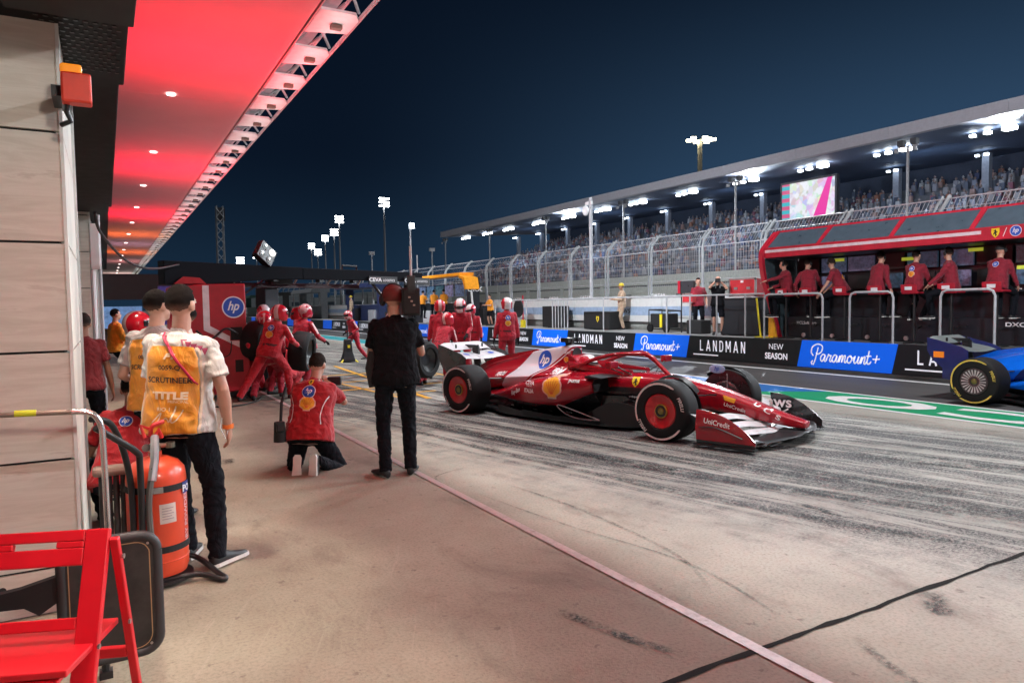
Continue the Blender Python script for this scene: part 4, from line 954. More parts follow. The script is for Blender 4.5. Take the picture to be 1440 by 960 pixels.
def lab(txt, x, z, h, b=.02, c=1., sh=0., rot=0., mt=PRINTW, sp=1.):
    ca, sa = math.cos(rot), math.sin(rot)
    cardecal(xf(text2d(txt, b, c, sh, sp), h), 'lettering', mt, x, z, .006, ax=(ca, 0, sa), az=(-sa, 0, ca))
lab('CEVA', -.52, .53, .052, .03, 1.2); lab('LOGISTICS', -.52, .49, .016, .01, 1.2); lab('ITALIA', -.52, .42, .058, .03, .9); lab('Ray-Ban', -.86, .37, .085, .01, .85, .3, .35)
lab('IBM', -.36, .67, .075, .03, 1.2); lab('VGW', -.05, .70, .045, .03, 1.1, .2); lab('PEROLI', -1.6, .56, .06, .03, .95, .2, .12); lab('HP', -1.25, .66, .03, .02); lab('puma', .3, .60, .055, .03, 1.1, .2)
lab('ambipar', .95, .40, .032, .01, 1.2); lab('AWS', -.30, .93, .04, .03, 1.1)
shell_badge(red_car, (-.32, -1.3, .83), RX, RZ, .075, hit, RD)
for i in range(5): lab(['AWS', 'hp', 'CEVA', 'Bang', 'VELAS'][i], -1.1+.28*i, .135, .025, .02)
# lettering on the nose flank, front endplate and rear wing
for i, ch in enumerate('SCUDERIA'): lab(ch, 2.82-.13*i, .285+.068*i, .055, .03, 1.9, 0, -.38)
cardecal(poly2d([(0, 0), (.16, -.04), (.14, -.09), (.02, -.06)]), 'emblem', YEL, 2.15, .50)
lab('UniCredit', 2.3, .36, .045, .01, 1.1, 0, -.25)
eps = bvh_of([o for o in red_car.children if o.name.startswith('endplate') and 'foot' not in o.name and 'canard' not in o.name])
place2d(xf(text2d('UniCredit', .02, .95), .058), 'lettering', PRINTW, red_car, (2.50, -1.3, .30), (1, 0, -.14), (.1, 0, 1), hits=eps, direc=RD, off=.004)
place2d(xf(text2d('aws', .02, 1.1), .10), 'lettering', PRINTW, red_car, (2.38, .945, .30), RX, RZ)
place2d(stroke2d(smooth_pts([(-.13, .02), (-.05, -.03), (.05, -.03), (.12, .01)]), .02), 'emblem', PRINTW, red_car, (2.38, .945, .225), RX, RZ)
place2d(xf(text2d('16', .03, .9, .2), .17), 'lettering', PRINTW, red_car, (-2.42, .49, .72), RX, RZ)
rwh = bvh_of([o for o in red_car.children if o.name.startswith('rear_wing_element') or o.name.startswith('front_wing_element')])
for yy in (-.28, .28):
    place2d(disc2d(.055), 'emblem', BLUEP, red_car, (-2.32, yy, 1.3), (0, -1, 0), (1, 0, 0), hits=rwh, direc=(0, 0, -1), off=.004)
for x, yy in ((2.55, -.62), (2.4, -.62), (2.55, .5)): place2d(disc2d(.05, 20, .7), 'emblem', BLUEP, red_car, (x, yy, .9), (0, -1, 0), (1, 0, 0), hits=rwh, direc=(0, 0, -1), off=.003)
for s in (-1, 1): MB().box((2.98-.02, s*.07, .255), (.16, .03, .02)).build('nose_camera', BLACK, red_car)
MB().tube([(.98, 0, .96), (.98, 0, 1.0)], .006).build('antenna', BLACK, red_car); MB().tube([(2.1, .05, .55), (2.1, .05, .74)], .004).build('pitot_tube', STEEL, red_car)
# the blue car, passing in the fast lane at the right edge
BLC = (.004, .14, .75)
blue_car = thing('racing_car', 'blue racing car with yellow marked tyres cut off by the right edge', 'racing car', (11.80, 3.95, 0), math.radians(-90), 'racing cars', .935)
P2 = dict(pre='blue_car', base=BLC, low=(.012, .012, .014), panel=(.02, .03, .12), rim=mat('dark_rim', (.05, .03, .035), .4), hub=mat('hub_ring_dark', (.15, .05, .05), .4), mark=mat('tyre_yellow', (.72, .55, .10), .7, var=.15, vs=30), fw=[BLACK, BLACK, mat('blue_wing', BLC, .3, coat=.5), BLACK], ep=[BLACK, BLACK], rw=mat('dark_wing', (.16, .19, .19), .35), rep=mat('navy_endplate', (.012, .02, .14), .35, coat=.4), rain=1.5, spokes=True)
racing_car(blue_car, P2)
MB().box((-2.56, -.515, .72), (.17, .012, .10)).build('orange_patch', mat('orange_print_glow', (.85, .22, .01), .5, emit=(.85, .22, .01), es=.2), blue_car)  # orange print given a faint glow of its own
# ============================================================ PEOPLE
TMP = bpy.data.scenes.new('tmp')
def fuse(mb, name, m, parent, voxel, smooth=4, fold=0., fs=9., seed=0, **k):
    """merge overlapping closed shapes into one continuous skin"""
    me = bpy.data.meshes.new(name); me.from_pydata(mb.v, [], mb.f)
    bm = bmesh.new(); bm.from_mesh(me); bmesh.ops.recalc_face_normals(bm, faces=bm.faces); bm.to_mesh(me); bm.free()
    o = bpy.data.objects.new(name, me); TMP.collection.objects.link(o)
    r = o.modifiers.new('r', 'REMESH'); r.mode = 'VOXEL'; r.voxel_size = voxel; r.adaptivity = 0
    s = o.modifiers.new('s', 'SMOOTH'); s.factor = .6; s.iterations = smooth
    TMP.view_layers[0].update()
    dg = TMP.view_layers[0].depsgraph; dg.update()
    me2 = bpy.data.meshes.new_from_object(o.evaluated_get(dg), depsgraph=dg)
    bpy.data.objects.remove(o); bpy.data.meshes.remove(me)
    if fold:
        me2.update(); nv = len(me2.vertices)
        nr = np.empty(nv*3, np.float32); me2.vertex_normals.foreach_get('vector', nr); nr = nr.reshape(-1, 3)
        co = np.empty(nv*3, np.float32); me2.vertices.foreach_get('co', co); co = co.reshape(-1, 3)
        h = np.array([noise.noise(Vector((c[0]*fs+seed, c[1]*fs, c[2]*fs*1.7))) + .5*noise.noise(Vector((c[0]*fs*2.3, c[1]*fs*2.3+seed, c[2]*fs*3.2))) for c in co.tolist()], np.float32)
        co = co+nr*(1-np.abs(h*2.2))[:, None]*fold-nr*fold*.6
        me2.vertices.foreach_set('co', co.astype(np.float32).ravel())
    me2.name = name; me2.materials.clear(); me2.materials.append(m)
    me2.polygons.foreach_set('use_smooth', [True]*len(me2.polygons)); me2.update()
    return link(name, me2, parent, **k)
def ik(a, b, l1, l2, pole):
    a, b, pole = Vector(a), Vector(b), Vector(pole); d = b-a; L = min(d.length, (l1+l2)*.995); dn = d.normalized()
    x = (l1*l1-l2*l2+L*L)/(2*L); h = math.sqrt(max(0, l1*l1-x*x)); p = (pole-dn*pole.dot(dn)); p = p.normalized() if p.length > 1e-4 else Vector((0, 1, 0))
    return a+dn*x+p*h, a+dn*L
def ring(c, ax, ay, ru, rv, n=14, sq=2.4):
    out = []
    for i in range(n):
        t = 2*PI*i/n; co, si = math.cos(t), math.sin(t)
        out.append(c+ax*ru*math.copysign(abs(co)**(2/sq), co)+ay*rv*math.copysign(abs(si)**(2/sq), si))
    return out
M_EYEW = mat('eye_white', (.7, .68, .65), .3)
def person(label, loc, az, group=None, s=1., pel=(0, 0, .95), lean=(0, 0), twist=0, feet=None, hands=None, elb=None, knee=None, head=(0, 0),
           top=None, top_m=None, sleeve='short', legs_m=None, shoe_m=None, skin=SKIN, hair=HAIR, helmet=None, cap=None, v=.018, gloves=None, shorts=False, bib=None, foot_dir=None, sole=None, bulk=1., face=False, knees_pole=None, extra=None, seed=0):
    root = thing('person', label, 'person', loc, math.radians(az-90), group, s)
    sd = seed or (hash(label) % 97 if 0 else sum(map(ord, label)) % 97)
    pel = Vector(pel); lf, ls = (math.radians(q) for q in lean)
    up = Vector((math.sin(ls), math.sin(lf)*math.cos(ls), math.cos(lf)*math.cos(ls))).normalized()
    tw = math.radians(twist)
    sx0 = Vector((1, 0, 0)); sx = Vector((math.cos(tw), math.sin(tw), 0)); sx = (sx-up*sx.dot(up)).normalized(); sy = up.cross(sx).normalized()
    px = (sx0-up*sx0.dot(up)*.5).normalized()
    neck = pel+up*.50; chest = pel+up*.33
    shR, shL = neck-up*.068+sx*.163, neck-up*.068-sx*.163
    hpR, hpL = pel+px*.09-Vector((0, 0, .03)), pel-px*.09-Vector((0, 0, .03))
    feet = feet or [(.11, .02, .09), (-.11, -.02, .09)]
    hands = hands or [(.27, .06, .80), (-.27, .06, .80)]
    kp = knees_pole or [(.15, 1, 0), (-.15, 1, 0)]
    kR, aR = ik(hpR, feet[0], .435, .42, kp[0]); kL, aL = ik(hpL, feet[1], .435, .42, kp[1])
    ep = elb or [(.5, -1, -.3), (-.5, -1, -.3)]
    eR, wR = ik(shR, hands[0], .29, .255, ep[0]); eL, wL = ik(shL, hands[1], .29, .255, ep[1])
    hy, hp = math.radians(head[0]), math.radians(head[1])
    hd = Vector((math.sin(hy), math.cos(hy), 0)); hd = Matrix.Rotation(tw, 3, 'Z') @ hd
    hz = (Vector((0, 0, 1))+up*.6).normalized(); hx = hd.cross(Vector((0, 0, 1))).normalized()
    Rp = Matrix.Rotation(-hp, 3, hx); hdv = Rp @ hd; hzv = (hx.cross(hdv)).normalized()
    HC = neck+up*.045+hzv*.125+hdv*.02
    HR = Matrix((hx, hdv, hzv)).transposed()     # local head axes: x right, y face, z up
    def H(x, y, z): return HC+HR @ Vector((x, y, z))
    # ---- body: one continuous skin
    b = MB()
    bu = bulk
    e0 = -.012
    tr = [(-.13, .145, .105), (-.04, .165, .12), (.1, .148, .11), (.24, .152, .115), (.36, .17, .115), (.45, .15, .09), (.50, .07, .06)]
    def torso(mb, e, zs=tr, z0=None, z1=None, be=0):
        rs = []
        for z, ru, rv in zs:
            if (z0 is not None and z < z0) or (z1 is not None and z > z1): continue
            ax = px.lerp(sx, max(0, min(1, z/.4))).normalized(); ay = up.cross(ax).normalized()
            rs.append(ring(pel+up*z, ax, ay, (ru+e+(be if z < .12 else 0))*bu, (rv+e+(be if z < .12 else 0))*bu, 16))
        mb.loft(rs)
    torso(b, e0)
    for sh, e_, w in ((shR, eR, wR), (shL, eL, wL)):
        b.tube([sh-(e_-sh)*.0, sh.lerp(e_, .5), e_, e_.lerp(w, .3), w], [.046, .042, .037, .041, .027], 10)
        b.ell(sh-up*.01, (.048, .048, .048), 10, 8); b.ell(e_, (.036,)*3, 8, 6)
    if shorts or legs_m is None or v < .012:
        pass
    for hh, k_, a in ((hpR, kR, aR), (hpL, kL, aL)):
        b.tube([hh, hh.lerp(k_, .5), k_, k_.lerp(a, .3), a], [.075, .065, .048, .052, .034], 10); b.ell(k_, (.047,)*3, 8, 6); b.ell(hh, (.075,)*3, 8, 6)
        b.tube([a, a+Vector((0, 0, -.05))], [.034, .036], 8)
    b.tube([neck-up*.06, neck+up*.03, HC-hzv*.03], [.062, .055, .054], 12)
    b.ell(HC+HR @ Vector((0, -.012, .02)), (.076, .093, .093), 18, 14, HR); b.ell(H(0, .022, -.045), (.056, .068, .068), 14, 10, HR); b.ell(H(0, .062, -.085), (.030, .026, .026), 10, 8, HR)
    b.tube([H(0, .078, .012), H(0, .098, -.022), H(0, .092, -.034)], [.010, .016, .014], 8)
    for q in (-1, 1): b.ell(H(q*.077, -.008, -.01), (.012, .024, .034), 10, 6, HR); b.ell(H(q*.03, .072, .022), (.022, .014, .010), 8, 6, HR)
    b.ell(H(0, .082, -.062), (.024, .012, .011), 8, 6, HR)
    # hands: palm, four fingers of unequal length, thumb from the side of the palm
    gl = MB() if gloves else b
    for side, e_, w in ((1, eR, wR), (-1, eL, wL)):
        d = (w-e_).normalized(); q = Vector((0, 0, 1)).cross(d); q = q.normalized() if q.length > .1 else Vector((0, 1, 0))
        if abs(d.z) > .75: q = Vector((0, 1, 0)); q = (q-d*q.dot(d)).normalized()
        n_ = d.cross(q).normalized()*(-side if abs(d.z) > .75 else 1)
        if abs(d.z) <= .75: n_ = n_ if n_.z < 0 else -n_
        inner = n_
        pc = w+d*.05; gl.loft([ring(w+d*t, q, n_, a_, c_, 10) for t, a_, c_ in ((-.02, .026, .022), (.02, .034, .018), (.055, .041, .016), (.088, .038, .014), (.095, .03, .010))])
        for i, (o_, L) in enumerate(((.030, .068), (.010, .078), (-.010, .072), (-.028, .056))):
            st_ = w+d*.085+q*o_; m1 = st_+d*L*.5+inner*L*.12; m2 = m1+d*L*.35+inner*L*.3; m3 = m2+d*L*.12+inner*L*.28
            gl.tube([st_, m1, m2, m3], [.0095, .0088, .008, .006], 6)
        t0 = w+d*.025+q*.03; t1 = t0+q*.022+d*.03+inner*.012; t2 = t1+d*.03+inner*.014+q*.004
        gl.tube([t0, t1, t2], [.013, .0115, .009], 6)
        if gloves: gl.tube([w-d*.06, w+d*.0], [.038, .034], 8)
    fuse(b, 'body', skin, root, max(.0075, v*.72), 3)
    if gloves: fuse(gl, 'gloves', gloves, root, max(.008, v*.7), 2)
    # ---- clothes
    fold = .010 if v > .02 else .008
    if top == 'suit':
        c = MB(); torso(c, .018, be=.012)
        for sh, e_, w in ((shR, eR, wR), (shL, eL, wL)):
            c.tube([sh, sh.lerp(e_, .5), e_, w-(w-e_).normalized()*.02], [.062, .059, .052, .042], 12); c.ell(sh, (.068,)*3, 10, 8); c.ell(e_, (.052,)*3, 8, 6)
        for hh, k_, a in ((hpR, kR, aR), (hpL, kL, aL)):
            c.tube([hh, hh.lerp(k_, .5), k_, k_.lerp(a, .45), a+(a-k_).normalized()*.03], [.098, .090, .073, .070, .055], 14); c.ell(k_, (.072,)*3, 10, 8); c.ell(hh, (.098,)*3, 10, 8)
        c.tube([neck-up*.03, neck+up*.035], [.075, .062], 12)
        tp = fuse(c, 'race_suit', top_m, root, v*.8, 2, fold*.75, 9, sd)
        bl = MB(); bl.loft([ring(pel+up*(.075+q), px, up.cross(px), .176*bu, .142*bu, 18) for q in (-.02, .02)]); bl.build('belt', mat('belt_dark', (.05, .012, .014), .6), root, smooth=True)
    else:
        if legs_m:
            c = MB(); torso(c, .010, z1=.12, be=.004)
            for hh, k_, a in ((hpR, kR, aR), (hpL, kL, aL)):
                if shorts: c.tube([hh, hh.lerp(k_, .5), k_.lerp(hh, .06)], [.095, .095, .088], 14); c.ell(hh, (.095,)*3, 10, 8)
                else: c.tube([hh, hh.lerp(k_, .5), k_, k_.lerp(a, .4), a+(a-k_).normalized()*.035], [.096, .088, .070, .066, .056], 14); c.ell(k_, (.069,)*3, 10, 8); c.ell(hh, (.095,)*3, 10, 8)
            fuse(c, 'shorts' if shorts else 'trousers', legs_m, root, v, 2, fold, 9, sd)
        c = MB(); torso(c, .022, zs=[(-.10, .175, .13), (-.04, .172, .13)]+tr[2:], be=.014)
        sl = 1.0 if sleeve == 'long' else .62
        for sh, e_, w in ((shR, eR, wR), (shL, eL, wL)):
            if sleeve == 'long': c.tube([sh, sh.lerp(e_, .5), e_, w], [.066, .062, .054, .040], 12); c.ell(e_, (.054,)*3, 8, 6)
            else: c.tube([sh, sh.lerp(e_, .4), sh.lerp(e_, .72)], [.056, .062, .068], 14)
            c.ell(sh-up*.004, (.067,)*3, 10, 8)
        c.tube([neck-up*.03, neck+up*.03], [.075, .060], 12)
        tp = fuse(c, 'shirt', top_m, root, v, 2, fold, 8, sd)
    # ---- shoes
    sm = shoe_m or mat('shoe_black', (.02, .02, .022), .55)
    fd = foot_dir or [None, None]
    for i, (a, k_) in enumerate(((aR, kR), (aL, kL))):
        f = Vector(fd[i]) if fd[i] else Vector((.12 if i == 0 else -.12, 1, 0)); f.normalize()
        sh_up = Vector((0, 0, 1)) if not fd[i] else ((k_-a)-f*(k_-a).dot(f)).normalized()
        side = f.cross(sh_up).normalized(); heel = a-f*.055-sh_up*.085; R = []
        for t, w_, h_ in ((0, .028, .07), (.03, .036, .095), (.09, .037, .098), (.15, .040, .066), (.21, .046, .05), (.255, .040, .04), (.275, .02, .025)):
            c0 = heel+f*t; R.append([c0+side*w_*math.cos(q)+sh_up*(h_*(.5+.5*math.sin(q))) if True else 0 for q in [2*PI*j/12 for j in range(12)]])
        so = MB(); so.loft(R); so.build('shoe', sm, root, smooth='all')
        if sole:
            R = []
            for t, w_ in ((-.006, .024), (.02, .038), (.09, .036), (.16, .042), (.22, .048), (.262, .038), (.284, .018)):
                c0 = heel+f*t; R.append([c0+side*w_, c0+side*w_+sh_up*.022, c0-side*w_+sh_up*.022, c0-side*w_])
            so = MB(); so.loft(R); so.build('sole', sole, root)
    # ---- head wear
    if helmet:
        h = MB(); h.ell(H(0, .0, .018), (.130, .152, .142), 26, 18, HR); h.loft([ring(H(0, .02, z), HR @ Vector((1, 0, 0)), HR @ Vector((0, 1, 0)), a_, c_, 18, 2.2) for z, a_, c_ in ((.0, .128, .145), (-.06, .122, .145), (-.115, .105, .128))])
        ho = fuse(h, 'helmet', helmet, root, max(.010, v*.6), 3)
        R = []
        for i in range(15):
            a = math.radians(-68+136*i/14); sx_, cx_ = math.sin(a), math.cos(a)
            R.append([H(.134*sx_, .0+.156*cx_, .052), H(.138*sx_, .002+.163*cx_, .02), H(.137*sx_, .004+.162*cx_, -.012), H(.130*sx_, .0+.15*cx_, -.012), H(.128*sx_, .0+.148*cx_, .05)])
        MB().loft(R).build('visor', mat('visor_dark', (.015, .012, .012), .12, coat=.8), root, smooth=True)
    else:
        if hair and not cap:
            h = MB(); n, mm = 40, 28; vs = []; c0 = H(0, -.014, .026)
            for i in range(mm+1):
                p = PI*i/mm
                for j in range(n):
                    t = 2*PI*j/n; q = Vector((.0805*math.sin(p)*math.cos(t), .099*math.sin(p)*math.sin(t), .100*math.cos(p)))
                    q *= 1+.05*noise.noise(q*45+Vector((sd, 0, 0)))+.05*noise.noise(q*130)
                    # hairline: pull the skin of hair inwards below it
                    if (q.y > .035 and q.z < .045+.0*q.x) or (abs(q.x) > .055 and q.y > -.01 and q.z < -.01): q *= .88
                    elif q.z < -.035: q *= 1-.10*min(1, (-.035-q.z)/.045)
                    vs.append(c0+HR @ q)
            h.add(vs, [(i*n+j, (i+1)*n+j, (i+1)*n+(j+1) % n, i*n+(j+1) % n) for i in range(mm) for j in range(n)])
            h.build('hair', hair, root, smooth='all')
        if cap:
            h = MB(); h.lathe([(.090, -.01), (.093, .02), (.085, .06), (.06, .09), (.02, .104), (.001, .105)], (0, 0, 0), 'z', 20)
            h.v = [tuple(H(x, y*1.12-.008, z+.018)) for x, y, z in h.v]
            R = [[H(x_, .085+.0, .022), H(x_*.85, .16-abs(x_)*.3, .012), H(x_*.85, .16-abs(x_)*.3, .018), H(x_, .085, .03)] for x_ in [-.075+.15*i/8 for i in range(9)]]
            h.loft(R); h.build('cap', cap, root, smooth=True)
        for q in (-1, 1):
            MB().ell(H(q*.031, .079, .010), (.011, .007, .006), 10, 6, HR).build('eye', EYE if v > .012 else M_EYEW, root, smooth='all')
            MB().box((0, 0, 0), (0, 0, 0)) if 0 else None
        MB().tube([H(-.022, .086, -.060), H(0, .093, -.060), H(.022, .086, -.060)], .004, 5).build('mouth', mat('lips', (.3, .1, .08), .5), root)
    if extra == 'headset':
        for q in (-1, 1): MB().ell(H(q*.092, -.008, -.005), (.022, .034, .042), 12, 8, HR).build('ear_cup', BLACKM, root, smooth='all')
        MB().tube([H(.096*math.sin(a), -.008, .03+.104*math.cos(a)) for a in [math.radians(-90+180*i/10) for i in range(11)]], .009, 6).build('headband', BLACKM, root, smooth=True)
    return dict(root=root, H=H, HR=HR, neck=neck, up=up, sx=sx, sy=sy, pel=pel, shR=shR, shL=shL, eR=eR, eL=eL, wR=wR, wL=wL, kR=kR, kL=kL, aR=aR, aL=aL, top=tp, hd=hdv)
def back_badges(P, hp=True, shell=True, k=1., horse=False):
    h = bvh_of([P['top']]); n, up, sx, sy = P['neck'], P['up'], P['sx'], P['sy']
    D = sy*1.0
    if horse: shield_badge(P['root'], n-up*.03-sy*.3, sx, up, .05*k, h, D)
    if hp: hp_badge(P['root'], n-up*.13-sy*.3, sx, up, .052*k, h, D)
    if shell: shell_badge(P['root'], n-up*.25-sy*.3, sx, up, .115*k, h, D)
SUIT = cloth('race_suit_red', (.48, .005, .016), .5); SUITD = cloth('race_suit_crimson', (.42, .006, .026), .5)
POLO = cloth('red_polo', (.42, .004, .010), .5); POLOD = cloth('dark_red_shirt', (.26, .008, .025), .5)
NAVYT = cloth('black_trousers', (.007, .008, .012), .6); BLKT = cloth('black_tshirt', (.007, .007, .009), .6); GLOVE = cloth('black_gloves', (.02, .018, .02), .4)
WHITESH = cloth('white_shirt', (.58, .545, .50), .45); BIB = cloth('orange_bib', (.72, .27, .012), .4, .5); ORANGE = cloth('orange_shirt', (.85, .3, .01), .5); BEIGE = cloth('beige_overall', (.5, .35, .24), .6); GREYSH = cloth('grey_shirt', (.35, .30, .28), .5)
SOLE = mat('sole_white', (.65, .64, .6), .6)
def hm(name, c1_, c2_, w=.045, k=0):
    m, t, b = new_mat(name); o = t.obj(); n = t.noise(o, 7, 3); tc = t.add('ShaderNodeTexCoord').outputs['Generated']; x, y, z = t.xyz(tc)
    d = t.math('ABSOLUTE', t.math('SUBTRACT', x, .5)); st = t.math('SUBTRACT', 1., t.step(t.math('ADD', d, t.math('MULTIPLY', n, .1 if k else .03)), w*3.0, w*3.0+.03))
    if k: st = t.math('MAXIMUM', st, t.math('MULTIPLY', t.step(n, .52, .56), .8))
    t.l.new(t.mix(st, c1_, c2_), b.inputs['Base Color']); b.inputs['Roughness'].default_value = .22; b.inputs['Coat Weight'].default_value = .6; return m
HEL = hm('helmet_red_white', (.48, .008, .02), (.62, .42, .42)); HEL2 = hm('helmet_red_patterned', (.45, .008, .03), (.6, .4, .4), .03, 1); HEL3 = hm('helmet_pink_white', (.45, .01, .03), (.72, .66, .68), .09)
def arm_stripes(P, m_=None):
    m_ = m_ or mat('pink_white_stripe', (.65, .42, .42), .6)
    h = bvh_of([P['top']])
    for sh, e, side in ((P['shR'], P['eR'], 1), (P['shL'], P['eL'], -1)):
        d = (e-sh).normalized(); out = (P['sx']*side); out = (out-d*out.dot(d)).normalized(); w_ = d.cross(out)
        c = sh.lerp(e, .45)+out*.3
        place2d(poly2d([(-.022, -.12), (.022, -.12), (.03, .12), (-.03, .12)]), 'sleeve_panel', m_, P['root'], c, w_, -d if (w_.cross(-d)).dot(out) > 0 else d, hits=h, direc=-out, off=.005)
ALLP = {}
# ---- scrutineer in front
p = person('man in white shirt and orange bib, hand in pocket, beside the large extinguisher', (.39, 4.62, 0), 66, v=.0095, s=.975, pel=(-.035, 0, .95), lean=(1, 3), twist=-4,
  feet=[(.16, -.0, .09), (-.07, .16, .09)], hands=[(.235, .05, .865), (-.20, .12, .85)], elb=[(.6, -1, .1), (-.5, -1, 0)], head=(14, -3), top='polo', top_m=WHITESH, legs_m=NAVYT, skin=SKIN, hair=HAIR, sole=SOLE, bulk=1.03, foot_dir=[(.55, 1, 0), (-.1, 1, 0)])
ALLP['A'] = p
def bib_on(P, texts=True):
    root, n, up, sx, sy, pel = P['root'], P['neck'], P['up'], P['sx'], P['sy'], P['pel']
    h = bvh_of([P['top']])
    for D, side in ((sy, -1), (-sy, 1)):
        X = sx if side < 0 else -sx
        pts = [(-.125, .42), (-.15, .36), (-.162, .10), (-.165, -.10), (.165, -.10), (.162, .10), (.15, .36), (.125, .42), (.07, .425), (-.07, .425)]
        o = place2d(poly2d(pts), 'bib', BIB, root, pel+sy*side*.3, X, up, hits=h, direc=D, off=.012, seg=.02)
        for v_ in o.data.vertices:
            c = v_.co; v_.co = c-D*(.006*noise.noise(c*14)+.004)
        o.data.polygons.foreach_set('use_smooth', [True]*len(o.data.polygons))
        so = o.modifiers.new('thick', 'SOLIDIFY'); so.thickness = .003
        if side < 0:
            hb = bvh_of([o]); bk = PRINTK; wt_ = mat('pale_bib_print', (.72, .55, .38), .6)
            def tx(t_, z, hh, m_, b_=.02, c_=1., dx=0, sh=0.): place2d(xf(text2d(t_, b_, c_, sh), hh), 'lettering', m_, root, pel+sy*side*.3+up*z+sx*dx, sx, up, hits=hb, direc=D, off=.004, seg=.03)
            tx('F1', .365, .035, wt_, .04, 1.6, 0, .3)
            tx('0059-Q', .295, .034, bk, .02, 1.0, 0); tx('SCRUTINEER', .225, .034, bk, .02, .98)
            if texts:
                tx('TITLE', .135, .045, wt_, .05, 1.4, .01); tx('PRINCIPAL', .10, .015, wt_, .0, 1.1, .06); tx('RIO 1', .055, .022, wt_, .02, 1.1, -.02)
                place2d(stroke2d(smooth_pts([(-.08, -.03), (-.03, .03), (-.05, -.04), (.0, .0), (.02, -.02), (.05, .07), (.03, -.02), (.06, -.01), (.09, .05)]), .007), 'lettering', wt_, root, pel+sy*side*.3+up*.005, sx, up, hits=hb, direc=D, off=.004)
        ed = [(-.135, .42), (-.16, .36), (-.170, .10), (-.172, -.10)]
        for q in (-1, 1): place2d(stroke2d([(x*q, y) for x, y in smooth_pts(ed, 6)], .010), 'bib_edging', mat('bib_edging', (.7, .55, .4), .7), root, pel+sy*side*.3, X, up, hits=h, direc=D, off=.014, seg=.02)
bib_on(p)
h_ = bvh_of([p['top']]); n_, up_, sx_, sy_ = p['neck'], p['up'], p['sx'], p['sy']
lan = []
for q in range(15):
    t = q/14; c = n_+sx_*(-.07+.21*t)-up_*(-.0+.29*t)-sy_*.3; r = h_[0].ray_cast(c, sy_, 1)
    if r[0] is not None: lan.append(r[0]-sy_*(.022+.01*math.sin(PI*t)))
MB().tube([v_ for v_ in lan], .006, 6).tube([v_+sx_*.014-up_*.008 for v_ in lan], .005, 6).build('lanyard', mat('lanyard_red', (.5, .01, .06), .6), p['root'])
MB().lathe([(.030, -.015), (.034, -.014), (.034, .014), (.030, .015)], (0, 0, 0), 'z', 16, cap=False).build('wristband', mat('orange_band', (.8, .18, .02), .5), p['root'], loc=tuple(p['wR']-(p['wR']-p['eR']).normalized()*.0))
MB().tube([p['wR']+Vector((-.02, -.05, .06)), p['wR']+Vector((-.03, -.06, .0)), p['wR']+Vector((-.0, -.06, -.07)), p['wR']+Vector((.012, -.05, -.02))], .004).build('key_cord', mat('cord_white', (.7, .7, .7), .6), p['root'])
bh = MB(); bh.ell(p['H'](0, .03, -.06), (.062, .066, .05), 16, 10, p['HR']); bh.build('beard', HAIR, p['root'], smooth='all')
zz = mat('maroon_zigzag', (.3, .03, .08), .7)
for q in range(5): place2d(poly2d([(-.018, 0), (.018, 0), (.004, -.045)]), 'collar_zigzag', zz, p['root'], n_+sx_*(.06+.028*q)-up_*(.035+.012*q)-sy_*.3, sx_, up_, hits=h_, direc=sy_, off=.005)
# ---- second scrutineer
p = person('man in grey shirt and orange bib just behind the man in the white shirt', (.31, 5.75, 0), 60, v=.013, s=.975, lean=(2, 0), head=(25, 0), top='polo', top_m=GREYSH, legs_m=NAVYT, hair=HAIR, hands=[(.22, .1, .9), (-.2, .22, 1.0)])
bib_on(p, False)
# ---- crouching red shirt
p = person('crouching man in a red team shirt with black hair behind the extinguisher', (.06, 5.75, 0), 80, v=.012, s=.97, pel=(0, -.05, .40), lean=(28, 6), feet=[(.16, .12, .09), (-.14, .10, .09)], hands=[(.22, .42, .45), (-.18, .42, .5)], head=(0, 10), top='polo', top_m=POLO, legs_m=NAVYT, skin=SKIN2, knees_pole=[(.4, 1, .4), (-.4, 1, .4)])
back_badges(p, True, False, .8)
# ---- left background group
p = person('helmeted mechanic in dark red sitting with black trousers near the garage edge', (.30, 8.4, 0), 20, v=.016, s=.95, pel=(0, 0, .80), lean=(-4, 0), feet=[(.12, .45, .12), (-.12, .42, .12)], hands=[(.18, .35, .85), (-.18, .38, .86)], top='polo', sleeve='long', top_m=POLOD, legs_m=NAVYT, helmet=HEL, head=(20, 0))
p = person('man in red shirt half hidden by the white garage pipes', (-.20, 8.4, 0), 85, v=.016, s=.88, top='polo', top_m=cloth('deep_red_shirt', (.16, .004, .008), .5), legs_m=NAVYT, hair=HAIRG, head=(-5, 0), skin=SKIN2)
p = person('crew member in bright orange seated far behind the red helmeted mechanic', (.16, 16, 0), 20, v=.018, s=.95, pel=(0, 0, .88), feet=[(.12, .35, .1), (-.12, .35, .1)], hands=[(.2, .3, .95), (-.15, .3, .98)], top='polo', sleeve='long', top_m=ORANGE, legs_m=NAVYT)
